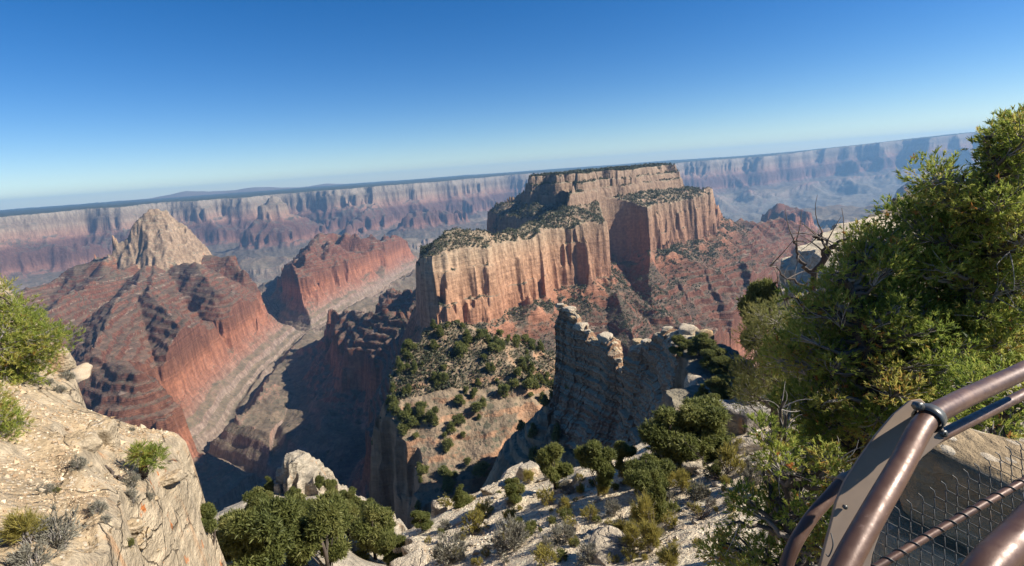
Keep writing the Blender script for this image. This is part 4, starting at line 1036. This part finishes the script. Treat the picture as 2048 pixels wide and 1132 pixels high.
# blocks on the crest of the fin
FB = [(1120, 612, 331, 16, 9), (1138, 619, 327, 26, 9), (1150, 636, 322, 22, 10), (1164, 653, 317, 26, 12), (1176, 664, 312, 14, 8), (1194, 682, 306, 18, 9),
      (1211, 676, 299, 32, 14), (1226, 690, 293, 18, 10), (1230, 702, 290, 18, 9), (1236, 722, 287, 16, 12), (1244, 742, 284, 12, 12), (1276, 684, 269, 24, 8), (1292, 684, 262, 22, 9), (1333, 660, 247, 22, 12), (1340, 676, 245, 14, 16)]
for i, (a, c, r_, wp, hp) in enumerate(FB):
    rock('weathered block perched along the jagged crest of the rock fin', a, c, wp, hp, 40 + i, MAT_WARM if i % 3 == 2 else MAT_ROCK, r=r_, rz=i * .7, group='blocks along the fin crest', name='rock_slab', sink=.4)
for i, (lab, a, c, r_, wp, hp, mt) in enumerate([
    ('smooth ochre boulder balanced at the far end of the fin top', 1410, 682, 222, 34, 30, MAT_WARM), ('pale rounded boulder left of the ochre boulder on the fin', 1378, 668, 230, 40, 24, MAT_ROCK),
    ('bulky pale block standing out on the right wall of the fin', 1388, 778, 180, 38, 36, MAT_ROCK), ('small pale block low on the right wall of the fin', 1362, 806, 182, 17, 20, MAT_ROCK), ('pale sloping slab between the fin trees and the leaning tree', 1355, 690, 235, 30, 40, MAT_ROCK)]):
    rock(lab, a, c, wp, hp, 70 + i, mt, r=r_, rz=i * .8, sink=.3)
rock('large cream boulder spotted with orange lichen behind the wire mesh', 1985, 985, 330, 190, 81, MAT_LEDGE, r=3.5, rz=.3, deep=1.0, tilt=.12, sink=.5, rough=.03)
rock('second pale boulder lying lower under the wire mesh', 1850, 1090, 200, 130, 82, MAT_LEDGE, r=3.3, rz=.9, sink=.6, rough=.03)

# single loose stones one can count, then the gravel as a mass
PR_ST = []
for i in range(5):
    me = rock_mesh(200 + i, .7, 3, 14, .05); PR_ST.append(me)
def stones(pix, lo, hi, mat, group, label, seed):
    rg = np.random.default_rng(seed); ms = []
    for me in PR_ST:
        c = me.copy(); c.materials.append(mat); c.name = 'stone'; ms.append(c)
    for i, p in enumerate(hits(pix)):
        if p is None or p[1] > 60: continue
        o = bpy.data.objects.new('stone', ms[i % 5]); COL.objects.link(o); s = px_size(p) * rg.uniform(lo, hi) * .5
        o.scale = (s * rg.uniform(.8, 1.4), s, s * rg.uniform(.6, 1)); o.rotation_euler = (rg.normal(0, .25), rg.normal(0, .25), rg.random() * 6.28); o.location = (p[0], p[1], p[2] + s * .15)
        o['label'] = label; o['category'] = 'stone'; o['group'] = group
rg = np.random.default_rng(70)
px_ = []
while len(px_) < 60:
    a, c = rg.uniform(20, 390), rg.uniform(760, 1125)
    if in_poly(a, c, [(0, 780), (110, 720), (190, 830), (370, 900), (330, 985), (330, 1132), (0, 1132)]): px_.append((a, c))
stones(px_, 7, 17, MAT_LEDGE, 'stones on the ledge', 'loose cream stone lying on the gravel of the left ledge', 71)
px_ = []
while len(px_) < 90:
    a, c = rg.uniform(800, 1560), rg.uniform(880, 1125)
    if in_poly(a, c, [(810, 1120), (880, 1030), (1050, 960), (1260, 960), (1400, 900), (1500, 880), (1450, 1000), (1350, 1125)]): px_.append((a, c))
stones(px_, 7, 22, MAT_ROCK, 'stones on the pale slope', 'loose pale stone lying among the shrubs of the slope', 72)
def gravel(name, n, region, lo, hi, mat, label, seed):
    rg = np.random.default_rng(seed); a = rg.uniform(region[0], region[1], n); r = np.exp(rg.uniform(math.log(region[2]), math.log(region[3]), n))
    x = r * np.sin(a); y = r * np.cos(a); z, _, w_ = ground(x, y); zx, _, _ = ground(x + .15, y); zy, _, _ = ground(x, y + .15)
    k = (w_ == region[4]) & (np.hypot(zx - z, zy - z) / .15 < 1.2) & (rg.random(n) < np.clip(.55 + .9 * pn(x, y, 3.0, 5), .1, 1)); x, y, z, r = x[k], y[k], z[k], r[k]; n = len(x)
    s = np.exp(rg.normal(math.log(lo), hi, n)) * r / 20
    base = np.array([[1, 0, 0], [0, 1, 0], [-1, 0, 0], [0, -1, 0], [.1, .1, .8], [0, 0, -.5]], float)
    V = base[None] * (1 + .35 * rg.normal(size=(n, 6, 1))) + .22 * rg.normal(size=(n, 6, 3)); th = rg.random(n) * 6.28
    c, s_ = np.cos(th)[:, None], np.sin(th)[:, None]; X = V[..., 0] * c - V[..., 1] * s_; Y = V[..., 0] * s_ + V[..., 1] * c
    V = np.stack([X, Y, V[..., 2]], -1) * s[:, None, None] + np.stack([x, y, z], -1)[:, None]
    tri = np.array([[0, 1, 4], [1, 2, 4], [2, 3, 4], [3, 0, 4], [1, 0, 5], [2, 1, 5], [3, 2, 5], [0, 3, 5]])
    f = (np.arange(n)[:, None, None] * 6 + tri[None]).reshape(-1)
    o = mesh_np(name, V.reshape(-1, 3), f, 3, mat, False); add_attr(o.data, 'var', np.repeat(rg.random(n), 6)); o['kind'] = 'stuff'; o['label'] = label
def chip_mat(name, a, b_, c):
    m, nt, b = new_mat(name, .9); q = NB(nt); at_ = q.n('ShaderNodeAttribute'); at_.attribute_name = 'var'
    q.link(q.ramp(at_.outputs['Fac'], [(0, a), (.6, b_), (1, c)]), b.inputs['Base Color']); return m
gravel('gravel', 42000, (math.radians(-50), math.radians(-26), 11, 34, 18), .022, .55, chip_mat('chips_warm', (.30, .20, .115), (.46, .34, .21), (.60, .50, .36)), 'cream gravel and chips strewn over the left ledge', 301)
gravel('rubble', 34000, (math.radians(-14), math.radians(40), 8, 36, 17), .022, .6, chip_mat('chips_pale', (.34, .26, .18), (.56, .46, .33), (.72, .63, .49)), 'pale rubble strewn over the shrubby slope', 302)

# ------------------------------------------------------------------ shrubs
def make_shrub(seed, mat, n=260, up=.7, spread=1.0, leaf=.12, lw=.018, twigs=40, needles=5):
    rg = np.random.default_rng(seed); tb = Tubes(3); C = []; D = []
    for _ in range(twigs):
        d = unit(np.array([rg.normal() * spread, rg.normal() * spread, abs(rg.normal()) * .5 + up])); L = rg.uniform(.5, 1.0)
        e = d * L * np.array([.62, .62, .9]); m = e * .5 + rg.normal(0, .06, 3); P = bez(np.array([rg.normal(0, .05), rg.normal(0, .05), -.05]), m, e, 5); tb.add(P, .013, .004, sides=3, shade=.8)
        k = n // twigs; t = rg.uniform(.45, 1.05, (k, 1)); q = P[2] + (P[4] - P[2]) * t + rg.normal(0, .05, (k, 3)); C.append(q); D.append(unit(d + rg.normal(0, .35, (k, 3))))
    C = np.concatenate(C); D = np.concatenate(D); C[:, 2] = np.maximum(C[:, 2], .02)
    V, Fc, vv = tuft_mesh(C, D, needles, leaf, lw, (.1, .7), np.clip(rg.normal(.5, .2, len(C)), 0, 1), rg)
    cm = mesh_np('foliage', V, Fc, 4, mat, False, False); add_attr(cm, 'var', vv); return tube_obj('stems', tb, BARK, link=False), cm
SH_SAGE = [make_shrub(400 + i, SAGE, 420, .5, 1.0, .13, .022, 46) for i in range(3)]
SH_YEL = [make_shrub(410 + i, YELL, 520, 1.0, .6, .2, .016, 50) for i in range(2)]
SH_GRN = [make_shrub(420 + i, JUN, 420, .6, .9, .13, .03, 40) for i in range(3)]
SH_OLV = [make_shrub(430 + i, YELL, 380, .6, .8, .12, .024, 40) for i in range(2)]
def shrub(protos, i, label, p, w, h, group=None, name='shrub', cat='shrub'):
    t = new_thing(name, label, cat, (p[0], p[1], p[2] - .02), RNG.random() * 6.28, (w / 1.25, w / 1.25, h / .95), group)
    a, c = protos[i % len(protos)]; child('stems', a, t); child('foliage', c, t); return t
LED = [(55, 1085, 86, 62, 'y', 'brown green broom bush at the bottom left corner of the ledge'), (120, 1095, 96, 84, 's', 'largest grey sagebrush on the ledge, right of the brown green bush'),
       (70, 1140, 90, 60, 's', 'grey sagebrush cut by the bottom edge on the ledge'), (160, 938, 34, 30, 's', 'round grey sagebrush on the gravel left of the fallen branch'), (265, 975, 38, 34, 's', 'grey sagebrush just below the sapling'),
       (267, 1008, 32, 30, 's', 'dark grey sagebrush, lower of two below the sapling'), (300, 1005, 20, 22, 's', 'little grey sagebrush near the overhanging slab'), (198, 1025, 40, 28, 's', 'straggling grey bush in the middle of the gravel'),
       (212, 1048, 26, 18, 's', 'flat grey bush trailing under the straggling one'), (92, 985, 38, 20, 's', 'low grey cushion on the gravel at the left'), (112, 985, 20, 16, 'g', 'low green cushion touching a grey one'),
       (262, 1098, 20, 22, 'g', 'small green tuft between cream slabs near the ledge edge'), (120, 785, 30, 18, 's', 'grey bush at the foot of the upper blocks'), (135, 760, 34, 20, 's', 'grey bush growing on the upper block'),
       (98, 770, 22, 14, 's', 'tiny grey bush left of the upper blocks'), (266, 862, 14, 10, 's', 'tiny grey tuft on the far rim of the ledge'), (300, 1075, 12, 10, 'g', 'dark tiny tuft by the flat cream slab'), (275, 900, 26, 12, 's', 'low grey bush behind the sapling')]
kinds = {'s': SH_SAGE, 'y': SH_YEL, 'g': SH_GRN, 'o': SH_OLV}
for i, ((a, c, w_, h_, k, lab), p) in enumerate(zip(LED, hits([(l[0], min(l[1], 1290)) for l in LED]))):
    if p is not None: s = px_size(p); shrub(kinds[k], i, lab, p, w_ * s, h_ * s * 1.1)
SLP = [(1285, 1070, 64, 74, 'y', 'tallest bright yellow broom bush below the narrow juniper'), (1300, 1105, 60, 60, 'y', 'second yellow broom bush, right and below the tallest'), (1262, 1100, 56, 50, 'y', 'olive yellow broom bush left of the two bright ones'),
       (1340, 1140, 60, 44, 'y', 'yellow bush at the bottom edge beside the grey dead brush'), (1365, 985, 46, 40, 'y', 'yellow green bush beside the rocky bank'), (1460, 950, 70, 66, 'o', 'olive bush with grey stems below the flat block'),
       (1510, 970, 56, 60, 's', 'thin greyish bush left of the yellow green pine'), (900, 1125, 84, 60, 's', 'big dark sagebrush at the bottom edge left of centre'), (1020, 1100, 92, 66, 's', 'widest grey sagebrush in the middle of the slope'),
       (950, 1062, 66, 46, 'o', 'olive bush on the left part of the slope'), (1092, 1010, 42, 40, 'o', 'green yellow bush under the wide olive juniper'), (970, 1035, 50, 34, 'o', 'olive bush just under the brink'),
       (1180, 1040, 44, 34, 'o', 'olive bush below the wide juniper'), (1225, 1030, 40, 34, 's', 'grey bush left of the narrow juniper'), (1130, 1085, 52, 40, 's', 'grey sagebrush left of the half buried slab'), (1090, 1130, 62, 44, 'o', 'mixed green bush at the bottom edge in the centre'),
       (1175, 1125, 56, 42, 's', 'grey bush at the bottom edge beside the slab'), (1395, 1000, 50, 40, 's', 'grey leafless looking bush on the rocky bank')]
for i, ((a, c, w_, h_, k, lab), p) in enumerate(zip(SLP, hits([(l[0], min(l[1], 1290)) for l in SLP]))):
    if p is not None: s = px_size(p); shrub(kinds[k], i, lab, p, w_ * s, h_ * s * 1.1, name='broom_bush' if k == 'y' else 'shrub')
px_ = []; rg = np.random.default_rng(75)
while len(px_) < 150:
    a, c = rg.uniform(800, 1560), rg.uniform(890, 1130)
    if in_poly(a, c, [(800, 1130), (810, 1080), (880, 1020), (1000, 965), (1150, 950), (1290, 950), (1400, 900), (1500, 880), (1560, 960), (1450, 1050), (1350, 1130)]): px_.append((a, c))
for i, p in enumerate(hits(px_)):
    if p is None: continue
    s = px_size(p); k = rg.choice(['s', 's', 'o', 'o', 'g', 'y']); w_ = rg.uniform(12, 40) * s
    lab, gr = {'s': ('grey low sagebrush among the stones of the pale slope', 'small sagebrush on the pale slope'), 'o': ('low olive bush among the stones of the pale slope', 'small olive bushes on the pale slope'),
               'g': ('low dark green bush among the stones of the pale slope', 'small green bushes on the pale slope'), 'y': ('low yellowish broom tuft among the stones of the pale slope', 'small yellow tufts on the pale slope')}[k]
    shrub(kinds[k], i, lab, p, w_, w_ * rg.uniform(.6, .95), gr)
# the sapling on the ledge
p = hits([(285, 955)])[0]
hero_pine('lone little pine sapling with clumped needles on the gravel ledge', p, [p, at(288, 930, math.hypot(p[0], p[1])), at(290, 898, math.hypot(p[0], p[1]))],
          [(275, 895), (295, 885), (320, 905), (312, 935), (285, 938), (272, 920)], lambda a, c: math.hypot(p[0], p[1]), 17, .2, 60, seed=14, tuft_len=.2, width=.016, bare=0, layers=1)
print('small things', time.time() - T0)
# ------------------------------------------------------------------ the railing in the corner
def dv(px, py, d):      # a point at a view depth
    return (RIGHT * (px - 1024) / 1100 + UP * (566 - py) / 1100 + FWD) * d
def pipe_mat():
    m, nt, b = new_mat('brown_pipe', .3); q = NB(nt); P = q.n('ShaderNodeTexCoord').outputs['Object']
    n = q.noise(P, 40, 6, .65); n2 = q.noise(P, 7, 4)
    col = q.mix(q.mapr(n2, .35, .65), (.085, .043, .028), (.14, .075, .048)); col = q.mix(q.mapr(n, .63, .7, 0, .5), col, (.22, .14, .11))
    q.link(col, b.inputs['Base Color']); q.link(q.mapr(n, .3, .7, .33, .58), b.inputs['Roughness']); b.inputs['Metallic'].default_value = .25; b.inputs['Specular IOR Level'].default_value = .6
    q.link(q.bump(n, .0008, .6), b.inputs['Normal']); return m
def steel_mat(name, c, rough=.45, metal=.6):
    m, nt, b = new_mat(name, rough); q = NB(nt); P = q.n('ShaderNodeTexCoord').outputs['Object']; n = q.noise(P, 18, 6, .65)
    q.link(q.mix(n, tuple(x * .7 for x in c), tuple(x * 1.25 for x in c)), b.inputs['Base Color']); b.inputs['Metallic'].default_value = metal; b.inputs['Specular IOR Level'].default_value = .5
    q.link(q.mix(q.mapr(q.noise(P, 9, 4), .6, .7, 0, .4), q.mix(n, tuple(x * .7 for x in c), tuple(x * 1.2 for x in c)), (.20, .12, .06)), b.inputs['Base Color'])
    return m
PIPE = pipe_mat(); PLATE = steel_mat('weathered_plate', (.27, .195, .135), .6, .2); CLAMP = steel_mat('dark_clamp', (.12, .12, .11), .4, .6); WIRE = steel_mat('wire', (.085, .085, .08), .45, .5)
def spl(pts, n=40):
    pts = np.array(pts); t = np.linspace(0, len(pts) - 1, n); i = np.clip(t.astype(int), 0, len(pts) - 2); f = (t - i)[:, None]
    P0 = pts[np.clip(i - 1, 0, 99)]; P1 = pts[i]; P2 = pts[i + 1]; P3_ = pts[np.clip(i + 2, 0, len(pts) - 1)]
    return .5 * (2 * P1 + (P2 - P0) * f + (2 * P0 - 5 * P1 + 4 * P2 - P3_) * f ** 2 + (3 * P1 - P0 - 3 * P2 + P3_) * f ** 3)
rail = new_thing('railing', 'curved brown pipe railing with a steel plate and wire mesh in the bottom right corner', 'railing', tuple(dv(1760, 1500, 1.1)))
RB = np.array(rail.location)
def rpipe(name, pts, rad, mat=PIPE, n=44, sides=20):
    tb = Tubes(sides); tb.add(spl(pts, n) - RB, rad, shade=0); return tube_obj(name, tb, mat, rail)
top_rail = rpipe('handrail', [dv(1600, 1330, .74), dv(1680, 1150, .80), dv(1745, 1030, .86), dv(1800, 935, .92), dv(1850, 845, .98), dv(1905, 808, 1.04), dv(1975, 775, 1.12), dv(2060, 735, 1.2), dv(2200, 665, 1.34)], .0185)
mid_rail = rpipe('lower_rail', [dv(1540, 1300, 1.06), dv(1572, 1132, 1.08), dv(1612, 1050, 1.1), dv(1655, 998, 1.12), dv(1700, 955, 1.14), dv(1790, 915, 1.2), dv(1880, 872, 1.26), dv(1960, 832, 1.34), dv(2060, 782, 1.44), dv(2200, 710, 1.6)], .0130)
mesh_rail = rpipe('mesh_rail', [dv(1700, 1165, 1.62), dv(1790, 1112, 1.66), dv(1870, 1064, 1.70), dv(1950, 1018, 1.74), dv(2060, 955, 1.8), dv(2200, 872, 1.9)], .0115)
corner = rpipe('near_rail', [dv(1880, 1290, .62), dv(1965, 1150, .66), dv(2040, 1070, .70), dv(2150, 960, .76)], .021)
# tie wire wound round the mesh rail
c = spl([dv(1700, 1165, 1.62), dv(1790, 1112, 1.66), dv(1870, 1064, 1.70), dv(1950, 1018, 1.74), dv(2060, 955, 1.8), dv(2200, 872, 1.9)], 620) - RB
T_ = unit(np.gradient(c, axis=0)); p_ = unit(np.cross(T_, np.array([0, 0, 1.0]))); q_ = np.cross(T_, p_); s_ = np.concatenate([[0], np.cumsum(np.linalg.norm(np.diff(c, axis=0), axis=1))])
a_ = s_ / .052 * 2 * np.pi
tb = Tubes(5); tb.add(c + .0135 * (p_ * np.cos(a_)[:, None] + q_ * np.sin(a_)[:, None]), .0017, shade=0); tube_obj('tie_wire', tb, WIRE, mesh_rail)
# the flat plate that carries the rails
def plate():
    out = [(1822, 800), (1842, 797), (1868, 822), (1890, 862), (1888, 880), (1845, 915), (1800, 975), (1770, 1040), (1745, 1110), (1730, 1200), (1700, 1330), (1600, 1330), (1618, 1230), (1640, 1132), (1652, 1085), (1664, 1040), (1672, 1005), (1690, 962), (1718, 918), (1752, 870), (1788, 828)]
    n3 = np.array([dv(1830, 800, 1.05), dv(1640, 1132, .98), dv(1800, 1000, 1.0)]); nn = unit(np.cross(n3[1] - n3[0], n3[2] - n3[0])); d0 = nn @ n3[0]
    P = []
    for a, c_ in out:
        v = dv(a, c_, 1.0); P.append(v * (d0 / (nn @ v)) - RB)
    P = np.array(P); k = len(P); th = nn * .0095
    if nn @ FWD < 0: th = -th
    bm = bmesh.new(); A = [bm.verts.new(v) for v in P]; B_ = [bm.verts.new(v + th) for v in P]
    bm.faces.new(A); bm.faces.new(B_[::-1])
    for i in range(k): bm.faces.new((A[i], B_[i], B_[(i + 1) % k], A[(i + 1) % k]))
    bmesh.ops.recalc_face_normals(bm, faces=bm.faces); me = bpy.data.meshes.new('post_plate'); bm.to_mesh(me); bm.free(); me.materials.append(PLATE)
    o = child('post_plate', me, rail); bv = o.modifiers.new('bevel', 'BEVEL'); bv.width = .0016; bv.segments = 2; bv.limit_method = 'ANGLE'; return o
plate_o = plate()
def collar(px, py, d, ax, rad, wid):
    c = dv(px, py, d) - RB; ax = unit(np.array(ax)); tb = Tubes(24)
    tb.add([c - ax * wid, c - ax * wid * .98, c + ax * wid * .98, c + ax * wid], np.array([rad * .9, rad, rad, rad * .9]), shade=0); return tube_obj('clamp', tb, CLAMP, rail)
cl = collar(1858, 836, .99, dv(1905, 808, 1.04) - dv(1810, 915, .94), .0245, .010)
def bolt(px, py, d, nrm, r=.008, h=.007):
    c = dv(px, py, d) - RB; ax = unit(nrm); tb = Tubes(6); tb.add([c - ax * h, c, c + ax * h, c + ax * h * 1.05], np.array([r, r, r, r * .3]), shade=0); return tube_obj('bolt', tb, CLAMP, rail)
for b_ in (bolt(1836, 812, .985, -FWD), bolt(1884, 866, 1.03, -FWD, .007), bolt(1690, 1014, 1.0, -FWD, .004, .003)): b_.parent = plate_o
cl2 = collar(1690, 966, 1.135, dv(1720, 945, 1.15) - dv(1660, 995, 1.12), .0185, .011); cl2.data.materials.clear(); cl2.data.materials.append(PLATE)
# hook of bent wire hanging on the plate
tb = Tubes(6); tb.add(spl([dv(1662, 1066, .97), dv(1666, 1090, .96), dv(1658, 1112, .96), dv(1652, 1108, .965)], 20) - RB, .0012, shade=0); tube_obj('wire_hook', tb, WIRE, plate_o)
# chain link mesh: zigzag wires woven in the sheet under the mesh rail
def chain():
    o0 = dv(1700, 1085, 1.70); e1 = dv(2110, 862, 1.95) - o0; L = np.linalg.norm(e1); e1 = e1 / L
    dn = dv(1800, 1300, 1.55) - dv(1830, 1040, 1.72); e2 = unit(dn - e1 * (dn @ e1)); nn = np.cross(e1, e2)
    cell = .052; rows = 16; tb = Tubes(5)
    for i in range(-2, int(L / cell) + 9):
        P = []
        for j in range(rows * 2 + 1):
            u = i * cell + (cell * .5 if j % 2 else -.0) ; v = j * cell * .5
            P.append(o0 + e1 * (u * 1.0) + e2 * v + nn * (.0022 if j % 2 else -.0022))
        P = np.array(P); Q = [P[0] - e2 * .022 - e1 * .006, P[0] - e2 * .016 + e1 * .008]; Q = np.concatenate([[P[0] - e2 * .030 + e1 * .001], np.array(Q[1:]), P])
        tb.add(Q - RB, .002, shade=0)
        P2 = []
        for j in range(rows * 2 + 1):
            u = i * cell + (-cell * .5 if j % 2 else 0.0) + cell; P2.append(o0 + e1 * u + e2 * (j * cell * .5) - nn * (.0022 if j % 2 else -.0022))
        tb.add(np.array(P2) - RB, .002, shade=0)
    tube_obj('chain_link_mesh', tb, WIRE, rail)
chain()

# ------------------------------------------------------------------ far blue mountains beyond the plateau
def mountain(label, pts, r, seed):
    """a broad cone-like peak: pts are (px, height above the plateau)"""
    rg = np.random.default_rng(seed); n, m = 160, 40
    px = np.linspace(pts[0][0], pts[-1][0], n); hgt = np.interp(px, [p[0] for p in pts], [p[1] for p in pts]) * .85
    V = []
    for i in range(n):
        d = ray(px[i], 390); d = np.array([d[0], d[1], 0]); d /= np.linalg.norm(d)
        for j in range(m):
            t = j / (m - 1) * 2 - 1; rr = r + t * 1800
            z = -185 + (hgt[i] + 12) * (1 - abs(t)) ** .9; V.append((d[0] * rr, d[1] * rr, z))
    V = np.array(V); V[:, 2] += 14 * pn(V[:, 0], V[:, 1], 700, seed) * np.clip((V[:, 2] + 185) / 60, 0, 1)
    i = np.arange(n * m).reshape(n, m); f = np.stack([i[:-1, :-1], i[1:, :-1], i[1:, 1:], i[:-1, 1:]], -1).reshape(-1)
    o = mesh_np('mountains', V, f, 4, MAT_C); add_attr(o.data, 'strat', np.full(len(V), -900.0)); struct(o, label)
mountain('pale blue twin peaks on the skyline at the left', [(190, 0), (235, 60), (260, 50), (300, 60), (340, 170), (362, 270), (374, 290), (392, 240), (420, 190), (450, 170), (475, 160), (500, 225), (515, 240), (535, 190), (560, 130), (600, 60), (620, 70), (655, 150), (672, 110), (720, 0)], 26500, 3)
# ------------------------------------------------------------------ air
def haze():
    m = bpy.data.materials.new('haze_air'); m.use_nodes = True; nt = m.node_tree; nt.nodes.clear()
    out = nt.nodes.new('ShaderNodeOutputMaterial'); v = nt.nodes.new('ShaderNodeVolumePrincipled')
    v.inputs['Color'].default_value = (.32, .62, 1.0, 1); v.inputs['Density'].default_value = HAZE_D; v.inputs['Anisotropy'].default_value = 0.15
    nt.links.new(v.outputs[0], out.inputs['Volume'])
    x0, x1, y0, y1, z0, z1 = -29500, 29500, -6000, 29500, float(GZ.min()) - 2, HAZE_TOP
    vs = [(x, y, z) for x in (x0, x1) for y in (y0, y1) for z in (z0, z1)]
    fs = [(0, 1, 3, 2), (4, 6, 7, 5), (0, 4, 5, 1), (2, 3, 7, 6), (0, 2, 6, 4), (1, 5, 7, 3)]
    me = bpy.data.meshes.new('haze'); me.from_pydata(vs, [], fs); me.materials.append(m)
    o = bpy.data.objects.new('haze', me); COL.objects.link(o); o['kind'] = 'stuff'; o['label'] = 'pale blue air thickening towards the far rim'
HAZE_D = 3.1e-5; HAZE_TOP = 290.0
haze()
print('script done', time.time() - T0)
